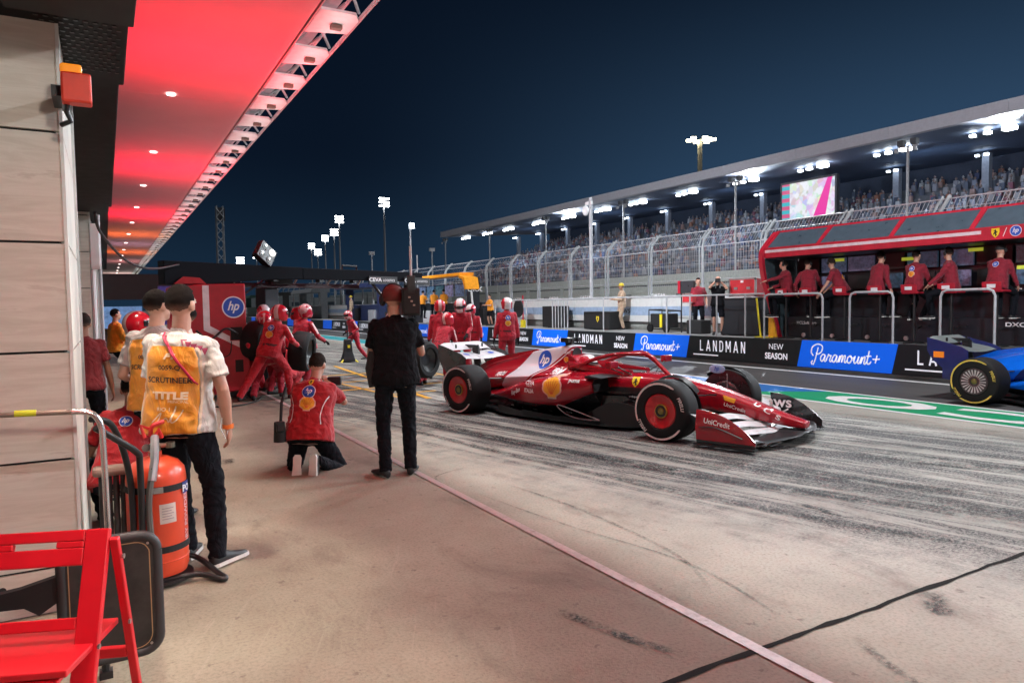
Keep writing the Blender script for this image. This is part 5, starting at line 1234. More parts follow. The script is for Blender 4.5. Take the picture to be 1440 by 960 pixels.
# ---- group by the equipment cabinet
p = person('lunging mechanic in red suit with a wheel at his right, shell emblem on back', (2.35, 12.45, 0), 52, v=.016, s=.98, pel=(.02, .02, .86), lean=(16, 10), feet=[(.28, .25, .09), (-.38, -.28, .10)], hands=[(.42, .30, .92), (.10, .42, .90)], head=(25, 12), top='suit', top_m=SUIT, helmet=HEL, gloves=GLOVE, bulk=1.08)
back_badges(p); arm_stripes(p); LUN = p
for l, loc, az, k_ in [('mechanic with patterned helmet directly beyond the lunging mechanic', (3.12, 13.6, 0), 40, dict(lean=(18, 6), helmet=HEL2, hands=[(.35, .4, .95), (-.1, .42, .95)], pel=(0, 0, .9))),
                       ('mechanic with broad white striped helmet between the cabinet and the lunging mechanic', (2.62, 13.9, 0), 100, dict(lean=(12, 0), helmet=HEL3, pel=(0, 0, .88))),
                       ('bending mechanic with plain red helmet holding a wheel gun next to the red cabinet', (2.28, 13.35, 0), 20, dict(lean=(24, 0), helmet=HEL, pel=(0, 0, .80), hands=[(.2, .4, .85), (-.12, .42, .85)], feet=[(.2, .2, .09), (-.2, -.25, .09)]))]:
    p = person(l, loc, az, 'helmeted mechanics in red suits', v=.02, s=.96, top='suit', top_m=SUITD, gloves=GLOVE, **k_); arm_stripes(p)
p = person('crouching mechanic low behind the legs of the lunging mechanic', (2.75, 13.3, 0), 60, 'helmeted mechanics in red suits', v=.02, s=.95, pel=(0, 0, .38), lean=(30, 0), feet=[(.15, .1, .09), (-.18, -.1, .09)], hands=[(.25, .45, .35), (-.2, .4, .4)], top='suit', top_m=SUIT, gloves=GLOVE, helmet=HEL, knees_pole=[(.4, 1, .4), (-.4, 1, .4)])
for l, loc, az, k_ in [('mechanic leaning in with arms low, farthest right of the cabinet group', (3.5, 14.3, 0), 150, dict(lean=(20, 0), helmet=HEL, pel=(0, 0, .86), hands=[(.15, .45, .85), (-.15, .45, .85)])),
                       ('mechanic with plain helmet close beside the cabinet hatches', (2.42, 12.75, 0), 75, dict(lean=(14, -6), helmet=HEL2, pel=(0, 0, .74), feet=[(.2, .1, .09), (-.25, -.3, .09)])),
                       ('tall mechanic in the back row of the cabinet group', (2.9, 14.7, 0), 120, dict(lean=(4, 0), helmet=HEL))]:
    p = person(l, loc, az, 'helmeted mechanics in red suits', v=.022, s=.95, top='suit', top_m=SUITD, gloves=GLOVE, **k_); arm_stripes(p)
# ---- kneeling photographer in red
p = person('kneeling man in red team shirt with round emblem and yellow shell on his back', (1.72, 7.05, 0), 62, v=.0105, s=1.0, pel=(0, -.06, .34), lean=(17, 4), twist=-4, feet=[(.15, -.36, .11), (-.06, -.33, .10)], foot_dir=[(.0, -.25, -1), (.0, -.3, -1)],
  hands=[(.12, .40, .74), (-.06, .42, .76)], elb=[(.9, -.4, -1), (-.9, -.4, -1)], knees_pole=[(.35, 1, -.35), (-.35, 1, -.35)], head=(6, 16), top='polo', top_m=POLO, legs_m=NAVYT, hair=HAIRG, sole=SOLE, bulk=1.2, skin=SKIN)
back_badges(p, True, True, 1.15, True)
h_ = bvh_of([p['top']])
for q in (-1, 1): place2d(stroke2d(smooth_pts([(.19*q, .34), (.155*q, .26), (.135*q, .16), (.15*q, .06)]), .008), 'piping', PRINTW, p['root'], p['pel']-p['sy']*.3, p['sx'], p['up'], hits=h_, direc=p['sy'], off=.004)
t_ = thing('camera', 'small dark camera in the hands of the kneeling man', 'camera', (2.06, 7.38, .78), math.radians(-28)); MB().box((0, 0, 0), (.14, .06, .09)).build('camera_body', BLACK, t_, bevel=.01); MB().lathe([(.035, .03), (.035, .12), (.03, .12), (.001, .115)], (0, 0, 0), 'y', 16).build('lens', BLACK, t_, smooth=True)
t_ = thing('camera_bag', 'black gear pouch hanging at the left hip of the kneeling man', 'bag', (1.40, 6.95, .45)); MB().tube([(0, 0, -.17), (.0, 0, .02)], [.06, .05], 12).build('pouch', BLACKM, t_, smooth=True); MB().tube([(.01, 0, 0), (.03, .02, .20), (.08, .05, .34)], .014).build('strap', BLACKM, t_); MB().box((0, -.04, -.02), (.08, .05, .10)).build('pocket', BLACK, t_, bevel=.01)
# ---- cameraman
p = person('broadcast cameraman in black seen from behind with camera on his right shoulder', (2.27, 6.14, 0), 72, v=.0105, s=1.0, bulk=1.1, lean=(-1, 0), feet=[(.125, .02, .09), (-.105, -.04, .09)], hands=[(.22, .27, 1.28), (-.16, .32, 1.18)], elb=[(.35, -.1, -1.2), (-.3, -.1, -1.2)], head=(8, 0), top='polo', top_m=BLKT, legs_m=NAVYT, hair=None, skin=SKIN, foot_dir=[(.25, 1, 0), (-.5, 1, 0)])
H = p['H']; rt = p['root']
redcap = mat('reddish_cap', (.13, .022, .018), .8, bump=.3)
h = MB(); h.lathe([(.093, -.05), (.096, .0), (.088, .05), (.06, .085), (.02, .10), (.001, .101)], (0, 0, 0), 'z', 22); h.v = [tuple(H(x, y*1.12-.012, z+.028)) for x, y, z in h.v]; h.build('cap', redcap, rt, smooth='all')
for q in (-1, 1): 
    m_ = MB(); m_.ell(H(q*.098, -.01, -.01), (.034, .045, .055), 14, 8, p['HR']); m_.build('ear_cup', BLACKM, rt, smooth='all')
MB().tube([H(.1*math.sin(a), -.01, .03+.108*math.cos(a)) for a in [math.radians(-92+184*i/12) for i in range(13)]], .012, 8, flat=.6).build('headband', BLACKM, rt, smooth=True)
MB().tube([p['pel']+Vector((-.20, -.05, .20)), p['pel']+Vector((-.22, -.04, .05)), p['pel']+Vector((-.2, -.05, -.12))], [.03, .045, .035], 8).build('belt_pack', BLACKM, rt)
t_ = thing('broadcast_camera', 'large black broadcast camera with antenna on the shoulder of the man in black', 'camera', (2.45, 6.20, 1.56), math.radians(-18))
MB().box((0, .02, .03), (.165, .44, .25)).build('camera_body', BLACK, t_, bevel=.012); MB().box((0, -.25, .03), (.15, .13, .22)).build('battery', BLACKM, t_, bevel=.01); MB().lathe([(.055, .22), (.06, .42), (.05, .42), (.001, .40)], (0, 0, .02), 'y', 18).build('lens', BLACKM, t_, smooth=True)
MB().box((0, -.28, .18), (.07, .07, .16)).build('transmitter', BLACK, t_, bevel=.006); MB().tube([(0, -.28, .26), (0, -.28, .52)], .011).build('antenna', mat('antenna_pale', (.6, .6, .6), .5), t_); MB().tube([(0, -.05, .13), (0, -.05, .17), (0, .15, .17), (0, .15, .13)], .012).build('handle', BLACK, t_); MB().box((-.10, .15, .08), (.09, .12, .07)).build('viewfinder', BLACK, t_, bevel=.008)
for i in range(3): MB().box((.02-.02*i, -.318, .0+.035*i), (.02, .003, .015)).build('label_patch', mat('pale_patch', (.4, .3, .25), .6), t_)
# ---- walking mechanic and jack
p = person('mechanic in red walking left across the pit lane near the black jack', (6.22, 20.1, 0), 190, 'helmeted mechanics in red suits', v=.022, s=.86, lean=(16, 0), pel=(0, .0, .90), feet=[(.1, .28, .09), (-.1, -.38, .13)], hands=[(.2, .22, .95), (-.2, .2, .92)], head=(0, 14), top='suit', top_m=SUITD, gloves=GLOVE, helmet=HEL2); arm_stripes(p)
# ---- group behind the car
for l, loc, az, k_ in [('tall mechanic with white patched helmet looking down behind the rear wing', (6.62, 13.75, 0), 235, dict(lean=(14, 0), helmet=HEL3, head=(0, 25), hands=[(.15, .35, .95), (-.15, .35, .95)], s=.98)),
                       ('mechanic with back turned left of the mechanic with white patched helmet', (6.20, 13.95, 0), 70, dict(lean=(5, 0), helmet=HEL, s=.95, feet=[(.1, .05, .09), (-.25, -.2, .09)])),
                       ('mechanic looking down with half white helmet, third of the group behind the rear wing', (7.62, 15.2, 0), 215, dict(lean=(6, 0), helmet=HEL3, head=(10, 18), s=.90)),
                       ('mechanic in striding stance beside the cameraman, left of the rear wing', (5.85, 13.2, 0), 30, dict(lean=(30, 0), pel=(0, 0, .74), helmet=HEL, s=.95, feet=[(.2, .3, .09), (-.2, -.45, .09)], hands=[(.2, .45, .6), (-.15, .45, .62)])),
                       ('crouching mechanic with patterned helmet right beside the cameraman', (5.42, 13.0, 0), 120, dict(lean=(35, 0), pel=(0, -.05, .38), helmet=HEL2, s=.93, feet=[(.15, .12, .09), (-.15, .0, .09)], hands=[(.2, .5, .5), (-.15, .5, .5)], knees_pole=[(.4, 1, .4), (-.4, 1, .4)])),
                       ('half hidden mechanic bending behind the broadcast camera', (5.55, 14.4, 0), 200, dict(lean=(35, 0), pel=(0, 0, .8), helmet=HEL, s=.95, hands=[(.15, .5, .6), (-.15, .5, .6)]))]:
    p = person(l, loc, az, 'helmeted mechanics in red suits', v=.02, top='suit', top_m=SUITD, gloves=GLOVE, **k_); arm_stripes(p)
p = person('mechanic standing alone with back turned at the right of the group, black belt', (7.47, 13.3, 0), 72, 'helmeted mechanics in red suits', v=.018, s=.965, top='suit', top_m=SUITD, gloves=GLOVE, helmet=HEL3, head=(15, 0), hands=[(.26, .02, .84), (-.30, .0, .82)], bulk=1.05); arm_stripes(p); back_badges(p)
# ---- pit wall people
GP = 'team staff on the high stools of the pit stand'
def seated(label, y, az, top_m=POLOD, s=.96, **k):
    k.setdefault('lean', (10, 0)); k.setdefault('hands', [(.2, .42, 1.05), (-.2, .42, 1.05)])
    k.setdefault('feet', [(.12, .30, .62), (-.12, .30, .62)]); k.setdefault('sleeve', 'long'); k.setdefault('extra', 'headset' if int(y*10) % 3 else None)
    return person(label, (14.62, y, .63), az, GP, v=.02, s=s, pel=(0, -.05, 1.22), top='polo', top_m=top_m, legs_m=NAVYT, sole=SOLE, **k)
seated('leftmost seated staff member reaching out to the red edge of the stand', 11.93, 150, hands=[(.15, .3, 1.3), (-.05, .58, 1.45)], head=(30, 0))
seated('second seated staff member from the left, leaning with hand down', 11.25, 20, hands=[(.2, .42, 1.2), (-.35, .1, 1.15)], head=(25, 5), lean=(12, -8))
q = seated('grey haired staff member in short sleeves twisting round with his arm on the handrail', 10.45, 110, sleeve='short', lean=(22, -8), head=(35, 8), hair=HAIRG, hands=[(.2, .35, 1.2), (-.40, .35, 1.08)]); back_badges(q)
seated('staff member standing beside a stool with her head under the red canopy', 9.52, -10, lean=(14, 0), hands=[(.34, .0, 1.15), (-.2, .4, 1.3)], s=.98)
q = seated('seated staff member with yellow shell emblem on the back and white soled shoes', 8.70, 0, lean=(8, 0), feet=[(.14, .05, .58), (-.14, .05, .58)]); back_badges(q)
seated('bearded staff member turning back towards the pit lane with open hand', 8.02, 115, lean=(6, 0), head=(40, 0), hands=[(.2, .3, 1.25), (-.22, .45, 1.12)])
q = seated('staff member with dark cap at the right end of the stand', 7.12, 0, lean=(12, 0), cap=BLACKM, s=.96); back_badges(q, True, False)
p = person('fire marshal in beige overalls and yellow helmet looking left on the pit wall', (15.6, 19.6, .63), 160, v=.02, s=.93, top='suit', top_m=BEIGE, helmet=None, cap=mat('yellow_helmet', (.75, .6, .03), .35), hands=[(.15, .32, 1.15), (-.12, .34, 1.12)], skin=SKIN2)
p = person('staff member in red shirt and black trousers looking towards the camera beside the monitor', (15.3, 15.62, .63), 235, v=.02, s=.94, top='polo', top_m=POLOD, legs_m=NAVYT, hands=[(.24, .05, .85), (-.24, .12, .9)], head=(10, 0))
p = person('bald photographer in black shirt and shorts holding a camera to his face', (14.75, 14.3, .63), 225, v=.018, s=.935, top='polo', top_m=BLKT, legs_m=NAVYT, shorts=True, hair=None, hands=[(.07, .22, 1.58), (-.08, .22, 1.55)], elb=[(.8, -.2, -1), (-.8, -.2, -1)], skin=SKIN, bulk=1.08)
t_ = thing('camera', 'black camera with grey strap held by the bald photographer on the pit wall', 'camera', (14.57, 14.13, 2.13), math.radians(135)); MB().box((0, 0, 0), (.15, .08, .11)).build('camera_body', BLACK, t_, bevel=.01); MB().lathe([(.045, .04), (.05, .2), (.04, .2), (.001, .19)], (0, 0, 0), 'y', 14).build('lens', BLACK, t_); MB().tube([(.07, -.02, 0), (.05, -.2, -.3), (-.05, -.2, -.3), (-.07, -.02, 0)], .012).build('strap', STEELP, t_)
p = person('worker in bright orange shirt and black shorts standing on the pit wall', (14.9, 28.0, .63), 190, v=.024, s=.80, top='polo', top_m=ORANGE, legs_m=NAVYT, shorts=True, lean=(5, 0), hands=[(.2, .35, 1.15), (-.1, .38, 1.15)])
for i, (y, l) in enumerate([(36.4, 'leftmost orange clad crew member at the orange roofed stand'), (35.1, 'second orange clad crew member at the orange roofed stand'), (33.6, 'third orange clad crew member, right of the green light'), (32.3, 'rightmost orange clad crew member under the orange roof')]):
    person(l, (14.6, y, .9), 10+i*25, 'orange crew on the far pit stand', v=.026, s=.85, pel=(0, 0, .95), top='polo', top_m=ORANGE, legs_m=NAVYT, lean=(10, 0), hands=[(.2, .35, 1.1), (-.1, .38, 1.1)])
p = person('distant marshal in yellow helmet and pale overalls beyond the walking mechanic', (14.4, 47, .63), 180, v=.026, s=.98, top='suit', top_m=BEIGE, cap=mat('yellow_helmet', (.75, .6, .03), .35))
# ---- driver of the red car
p = person('driver with red and white helmet sitting in the cockpit of the red car', (5.715+.0*.27, 7.88, 0), -73.4, v=.016, s=.93, pel=(0, .14, .14), lean=(-22, 0), feet=[(.08, 1.02, .28), (-.08, 1.02, .28)], hands=[(.13, .55, .58), (-.13, .55, .58)], elb=[(1, 0, -.6), (-1, 0, -.6)], head=(0, 3), top='suit', top_m=SUIT, gloves=GLOVE, helmet=HEL3, bulk=.95)
# ============================================================ RED PIT STAND
ps = thing('pit_stand', 'red canopied pit stand with black counter and screens on the pit wall', 'pit stand', (0, 0, 0))
CR = mat('stand_red', (.50, .012, .035), .4, coat=.3); PAN = mat('roof_tint_panel', (.07, .10, .13), .3, coat=.3); NAVK = mat('stand_black', (.012, .014, .02), .35)
Y0, Y1 = 12.33, 1.0
MB().bx(14.3, 14.36, Y1, Y0, 2.61, 2.86).build('fascia', CR, ps, bevel=.01)
MB().bx(14.292, 14.3, 7.27, Y0-.03, 2.735, 2.80).build('white_band', mat('pinkish_white', (.75, .66, .70), .4), ps)
ribs = [12.3, 10.8, 9.05, 7.45, 5.85, 4.25, 2.6, 1.05]
for y in ribs: MB().prism([(14.3, 2.85), (14.33, 2.85), (14.82, 3.27), (14.79, 3.30)], 1, y-.05, y+.05).build('roof_rib', CR, ps)
for a, b_ in zip(ribs, ribs[1:]): MB().prism([(14.32, 2.86), (14.78, 3.255), (14.78, 3.235), (14.33, 2.84)], 1, b_+.055, a-.055).build('tinted_panel', PAN, ps)
MB().prism([(14.78, 3.24), (14.82, 3.30), (15.9, 3.30), (15.9, 3.24)], 1, Y1, Y0).build('roof', CR, ps); MB().bx(14.36, 15.9, Y1, Y0, 2.60, 2.66).build('ceiling', NAVK, ps)
prof = smooth_pts([(14.78, 3.28), (14.45, 3.0), (14.24, 2.72), (14.30, 2.2), (14.55, 1.5), (14.9, .63)], 5)
MB().loft([[(x-.03, 12.30, z), (x-.03, 12.42, z), (x+.05, 12.42, z), (x+.05, 12.30, z)] for x, z in prof]).build('end_frame', CR, ps, smooth=True)
MB().prism([(14.36, 2.6), (14.6, 1.6), (14.98, .63), (15.6, .63), (15.6, 2.6)], 1, 12.36, 12.39).build('end_panel', mat('smoked_panel', (.05, .07, .08), .25), ps)
MB().bx(15.0, 15.7, Y1, 12.28, .626, 1.15).build('plinth', NAVK, ps, bevel=.01); MB().bx(15.2, 15.7, Y1, 12.28, 1.15, 1.66).build('counter', NAVK, ps); MB().bx(15.0, 15.72, Y1, 12.28, 1.66, 1.70).build('worktop', mat('worktop_dark', (.03, .035, .045), .35), ps, bevel=.008)
MB().bx(15.55, 15.72, Y1, 12.28, 1.7, 2.62).build('back_panel', NAVK, ps)
scm = []
for i, c in enumerate([(.05, .10, .16), (.09, .13, .22), (.12, .12, .2), (.03, .07, .09)]): scm.append(mat('display_%s' % 'abcd'[i], c, .3, var=.8, vs=9, emit=c, es=.2))
rs = random.Random(2)
for k in range(15):
    y = 11.9-.72*k
    o = MB().bx(15.40, 15.45, y-.33, y+.33, 2.22, 2.56).build('display', scm[k % 4] if k % 3 else BLACK, ps, bevel=.006)
    o = MB().bx(15.36, 15.41, y-.30, y+.30, 1.80, 2.13).build('display', scm[(k+1) % 4] if k % 2 else BLACK, ps, bevel=.006)
YG = mat('yellow_label_lit', (.55, .6, .08), .4, emit=(.5, .6, .05), es=.4)
for y, z in ((11.0, 2.5), (7.9, 2.52), (9.3, 2.42), (7.0, 2.12), (6.6, 2.22)): MB().bx(15.34, 15.36, y-.14, y+.14, z-.03, z+.04).build('status_label', YG, ps)
for y in (11.6, 10.9, 9.9, 9.2, 7.7, 7.0): MB().bx(15.02, 15.12, y-.06, y+.06, 1.70, 1.72).build('paper_note', WHITE, ps)
place2d(xf(text2d('HCLSoftware', .015, 1.0), .075), 'lettering', PRINTW, ps, (14.995, 11.62, 1.0), (0, -1, 0), (0, 0, 1))
place2d(xf(text2d('DXC', .03, 1.5), .085), 'lettering', PRINTW, ps, (14.995, 6.98, 1.03), (0, -1, 0), (0, 0, 1)); place2d(xf(text2d('TECHNOLOGY', .02, 1.1), .06), 'lettering', PRINTW, ps, (14.995, 6.5, 1.03), (0, -1, 0), (0, 0, 1))
shield_badge(ps, (14.29, 7.02, 2.74), (0, -1, 0), (0, 0, 1), .17); place2d(stroke2d([(-.03, -.08), (.03, .08)], .012), 'slash', PRINTW, ps, (14.29, 6.86, 2.74), (0, -1, 0), (0, 0, 1)); hp_badge(ps, (14.285, 6.68, 2.745), (0, -1, 0), (0, 0, 1), .088)
for y in (11.7, 10.9, 10.0, 9.1, 8.4): MB().lathe([(.05, 0), (.05, .03)], (14.97, y, .70), 'x', 14).build('foot_pad', mat('pad_pink', (.4, .3, .3), .5), ps)
SEAT = mat('stool_red', (.45, .012, .03), .45)
for y, l in [(11.9, 'leftmost high stool of the red pit stand'), (11.2, 'second high stool of the red pit stand'), (10.3, 'red high stool under the grey haired staff member'), (9.45, 'high stool beside the standing staff member'), (8.70, 'high stool under the staff member with the shell emblem'), (7.95, 'high stool under the bearded staff member'), (7.12, 'high stool under the staff member with the dark cap')]:
    t = thing('high_stool', l, 'stool', (14.6, y, .626), 0, 'high stools of the pit stand')
    MB().tube([(0, 0, 0), (0, 0, 1.03)], .03, 8).lathe([(.2, 0), (.2, .02), (.04, .04)], (0, 0, 0), 'z', 16).build('pedestal', BLACK, t)
    MB().box((.0, 0, 1.05), (.34, .36, .05)).build('seat', SEAT, t, bevel=.02); MB().loft([[(-.17-x, -.17, z), (-.19-x, -.17, z), (-.19-x, .17, z), (-.17-x, .17, z)] for x, z in ((0, 1.05), (.02, 1.13), (.03, 1.22))]).build('backrest', SEAT, t, bevel=.01)
    MB().box((-.222, 0, 1.14), (.006, .15, .07)).build('label', PRINTW, t); MB().tube([(.14, 0, .3), (.28, 0, .35)], .015).box((.28, 0, .36), (.05, .3, .02)).build('footrest', BLACK, t)
# ============================================================ ORANGE PIT STAND (far)
t = thing('pit_stand', 'far pit stand with orange roof and black end wall', 'pit stand', (0, 0, 0)); OR = mat('roof_orange', (.85, .33, .015), .4)
MB().prism([(14.4, 2.95), (14.5, 3.10), (15.2, 3.10), (15.2, 2.95)], 1, 30.2, 38).build('roof', OR, t); MB().prism([(30.2, 2.95), (29.6, 2.85), (29.45, 2.3), (29.6, 2.3), (29.8, 2.75), (30.2, 2.85)], 0, 14.4, 15.1).build('roof_end', OR, t)
MB().bx(14.6, 15.2, 29.62, 29.75, .63, 2.85).build('end_wall', NAVK, t); MB().bx(15.4, 15.8, 29.8, 38, .63, 1.7).build('counter', NAVK, t); MB().tube([(14.85, 29.55, .9), (14.75, 29.58, 2.2)], .045, 6).build('white_strut', WHITE, t)
place2d(xf(text2d('OKX', .03, 1.2), .22), 'lettering', PRINTW, t, (14.95, 29.61, 2.3), (1, 0, 0), (0, 0, 1))
for k in range(6): MB().bx(15.38, 15.44, 30.6+k*1.2, 31.5+k*1.2, 2.0, 2.6).build('display', scm[k % 4], t)
for k in range(4):   # more stands farther down the lane
    t = thing('pit_stand', ['dark blue pit stand just beyond the orange one', 'grey pit stand third from the front', 'dark pit stand fourth along the wall', 'farthest low pit stand along the wall'][k], 'pit stand', (0, 44+k*14, 0))
    c = [(.02, .03, .09), (.15, .16, .17), (.03, .03, .03), (.02, .06, .05)][k]; m_ = mat('stand_paint_%s' % 'abcd'[k], c, .5)
    MB().prism([(14.4, 2.8), (14.6, 3.1), (16, 3.1), (16, 2.8)], 1, 0, 7).build('roof', m_, t); MB().bx(15.3, 15.8, 0, 7, .63, 1.7).build('counter', m_, t)
    for q in (0, 6.9): MB().bx(15.2, 15.8, q, q+.1, 1.7, 2.8).build('side_wall', m_, t)
# ============================================================ EQUIPMENT ON THE PIT WALL
fc = thing('flight_case', 'red flight case with steel edges standing open on black trestle table', 'case', (15.1, 13.6, 0))
MB().box((0, 0, 1.92), (.35, .88, .46)).build('case_body', mat('case_red', (.55, .03, .04), .45), fc, bevel=.01)
for y in (-.44, .44): MB().box((-.16, y, 1.92), (.06, .04, .48)).build('edge_profile', ALU, fc)
for z in (1.69, 2.15): MB().box((-.16, 0, z), (.06, .92, .04)).build('edge_profile', ALU, fc)
for y in (-.22, .22): MB().box((-.18, y, 1.9), (.02, .12, .07)).build('handle', STEEL, fc)
MB().box((-.182, 0, 2.08), (.008, .10, .06)).build('label', PRINTW, fc)
t = thing('trestle_table', 'black draped trestle table carrying the red flight case', 'table', (15.1, 13.6, .625)); MB().box((0, 0, .5), (.6, 1.3, .96)).build('drape', mat('black_drape', (.015, .017, .022), .7), t, bevel=.02); MB().box((0, 0, 1.0), (.66, 1.36, .04)).build('tabletop', BLACK, t)
t = thing('monitor_stand', 'monitor with red side panel on black legs beside the generator', 'monitor', (15.2, 16.0, .625)); MB().box((0, -.05, 1.38), (.08, .55, .36)).build('screen', mat('monitor_dark', (.03, .04, .045), .3), t, bevel=.008); MB().box((0, .29, 1.38), (.09, .10, .38)).build('side_panel', CR, t)
for y in (-.22, .22): MB().tube([(0, y, 0), (0, y, 1.2)], .018).build('leg', BLACK, t)
t = thing('flight_case', 'small red flight case below the monitor', 'case', (15.1, 15.75, 1.66)); MB().box((0, 0, 0), (.25, .38, .26)).build('case_body', mat('case_red', (.55, .03, .04), .45), t, bevel=.008)
for z in (-.12, .12): MB().box((-.12, 0, z), (.03, .4, .03)).build('edge_profile', ALU, t)
g = thing('generator', 'black portable generator with wheels and a yellow strip', 'generator', (15.2, 16.95, .625))
MB().box((0, .05, .36), (.5, .75, .44)).build('engine_block', BLACKM, g, bevel=.03); fr = MB()
for x in (-.27, .27): fr.tube([(x, -.42, .1), (x, -.42, .66), (x, .45, .70), (x, .45, .1), (x, -.42, .1)], .02)
fr.tube([(-.27, -.42, .66), (.27, -.42, .66)], .02).tube([(-.27, .45, .7), (.27, .45, .7)], .02); fr.build('frame', BLACK, g)
MB().box((-.28, -.12, .36), (.02, .10, .40)).build('yellow_strip', mat('hazard_yellow', (.8, .65, .02), .5), g)
for y in (-.36, .38): MB().lathe([(.03, -.03), (.13, -.03), (.13, .03), (.03, .03)], (-.28, y, .13), 'x', 18).build('wheel', RUBBER, g)
t = thing('equipment_case', 'low black equipment case with yellow shield emblem near the marshal', 'case', (15.3, 20.3, .625)); MB().box((0, 0, .33), (.6, 1.5, .62)).build('case_body', BLACKM, t, bevel=.03); shield_badge(t, (-.304, -.1, .38), (0, -1, 0), (0, 0, 1), .2)
t = thing('equipment_case', 'small black case below the monitor stand', 'case', (15.0, 15.3, .625)); MB().box((0, 0, .2), (.4, .6, .4)).build('case_body', BLACKM, t, bevel=.03)
t = thing('fire_extinguisher', 'red extinguisher standing at the feet of the marshal', 'extinguisher', (15.2, 19.95, .625)); MB().lathe([(.09, 0), (.10, .04), (.10, .42), (.06, .5), (.02, .52)], (0, 0, 0), 'z', 14).build('cylinder', mat('beacon_red', (.72, .045, .02), .4), t, smooth=True); MB().tube([(0, 0, .52), (.0, .03, .6), (.05, .06, .45)], .015).build('hose', BLACK, t)
t = thing('pit_sign', 'round black board on a red pole leaning at the pit wall', 'sign', (14.8, 25.0, .625)); MB().tube([(0, 0, 0), (0, 0, 1.3)], .03).build('pole', CR, t); MB().lathe([(.02, -.03), (.36, -.03), (.38, 0), (.36, .03), (.02, .03)], (-.06, .25, .78), 'x', 24).build('disc_board', BLACKM, t, smooth=True); MB().box((0, 0, .15), (.1, .25, .3)).build('yellow_base', mat('hazard_yellow', (.8, .65, .02), .5), t)
t = thing('barrier_bar', 'yellow pole and orange panel leaning at the left end of the red stand', 'barrier', (14.5, 12.5, .625)); MB().tube([(0, .1, 0), (-.02, .22, 1.0)], .022).build('pole', mat('hazard_yellow', (.8, .65, .02), .5), t); MB().prism([(-.1, .02), (-.35, .02), (-.22, .5), (-.1, .52)], 0, .05, .09).build('panel', mat('panel_amber', (.8, .4, .02), .5), t); MB().box((0, .0, .01), (.12, .5, .02)).build('foot', mat('hazard_yellow', (.8, .65, .02), .5), t)
for k in range(9):
    y = 23.5+k*3.1; t = thing('equipment_case', ['dark trunk', 'grey cabinet', 'black cart', 'pale box', 'dark crate', 'black trunk', 'small grey cart', 'dark cabinet', 'pale crate'][k]+' on the pit wall platform, number %s beyond the slatted gate' % ['one', 'two', 'three', 'four', 'five', 'six', 'seven', 'eight', 'nine'][k], 'case', (15.4, y, .625))
    h = .35+rs.random()*.5; MB().box((0, 0, h/2+.02), (.5, .7+rs.random()*.5, h)).build('case_body', [BLACKM, STEELP, BLACK][k % 3], t, bevel=.02); MB().box((0, 0, .01), (.4, .5, .02)).build('base', BLACK, t)
# ============================================================ PIT GANTRY AND CABINET
ga = thing('pit_gantry', 'black overhead gantry arm with hanging signs reaching over the pit box', 'gantry', (1.09, 13.18, 0), math.atan2(2.58, 5.41)); L = 6.0
GB = mat('gantry_black', (.005, .006, .009), .8, spec=.1)
MB().prism([(-.3, 2.36), (2.5, 2.34), (2.5, 2.11), (1.8, 2.09), (.3, 1.97), (-.3, 1.97)], 1, -.10, .10).build('deep_beam', GB, ga, bevel=.01)
MB().prism([(2.52, 2.335), (L, 2.335), (L, 2.13), (2.52, 2.11)], 1, -.08, .08).build('beam', GB, ga, bevel=.01)
MB().prism([(.5, 2.04), (4.3, 2.04), (4.3, 1.95), (.5, 1.95)], 1, .25, .35).build('lower_beam', mat('gantry_dark_red', (.035, .006, .01), .4), ga, bevel=.008)
for x in (1.2, 2.55, 3.4, 4.25): MB().tube([(x, .05, 2.25), (x+.02, .3, 2.0)], .022).build('hanger', STEEL, ga)
for x in (1.9, 3.0, 3.9): MB().box((x, .0, 2.12), (.12, .12, .12)).build('clamp', BLACK, ga)
MB().tube([(2.0, .2, 2.2), (1.3, .25, 1.75)], .02).tube([(4.3, 0, 2.2), (4.95, -.05, 1.55)], .035).build('strut', BLACK, ga)
MB().box((2.2, .25, 2.12), (.5, .2, .22)).build('hose_reel_box', BLACKM, ga); MB().box((2.1, .5, .98), (.32, .3, 1.95)).build('column', mat('column_navy', (.008, .012, .02), .6), ga, bevel=.02); MB().box((2.1, .5, .02), (.7, .7, .04)).build('base_plate', BLACK, ga)
for x in (4.25, 5.35):
    MB().box((x+.42, -.12, 2.13), (.86, .03, .17)).build('sign_board', BLACK, ga); place2d(xf(text2d('CEVA', .03, 1.35), .085), 'lettering', PRINTW, ga, (x+.17, -.138, 2.14), (1, 0, 0), (0, 0, 1)); place2d(xf(text2d('LOGISTICS', .01, 1.1), .05), 'lettering', PRINTW, ga, (x+.58, -.138, 2.13), (1, 0, 0), (0, 0, 1))
MB().box((5.6, -.05, 1.98), (.3, .12, .14)).build('signal_box', BLACK, ga); MB().lathe([(.035, -.01), (.035, .01)], (5.62, -.12, 1.98), 'y', 14).build('green_light', mat('green_glow', (.02, .6, .2), .4, emit=(.02, 1, .35), es=5), ga)
MB().tube([(3.6, 0, 2.34), (3.6, 0, 2.42), (4.0, 0, 2.42), (4.0, 0, 2.34)], .02).build('bracket_loop', BLACK, ga)
lb = thing('spot_lamp_box', 'tilted black box with four round lamps on top of the gantry', 'lamp', (2.62, 13.86, 2.36), math.radians(25))
R_ = Matrix.Rotation(math.radians(38), 3, 'Y') @ Matrix.Rotation(math.radians(-14), 3, 'X'); ctr = Vector((0, 0, .2))
MB().box(ctr, (.38, .14, .36), R_).build('housing', BLACK, lb, bevel=.01)
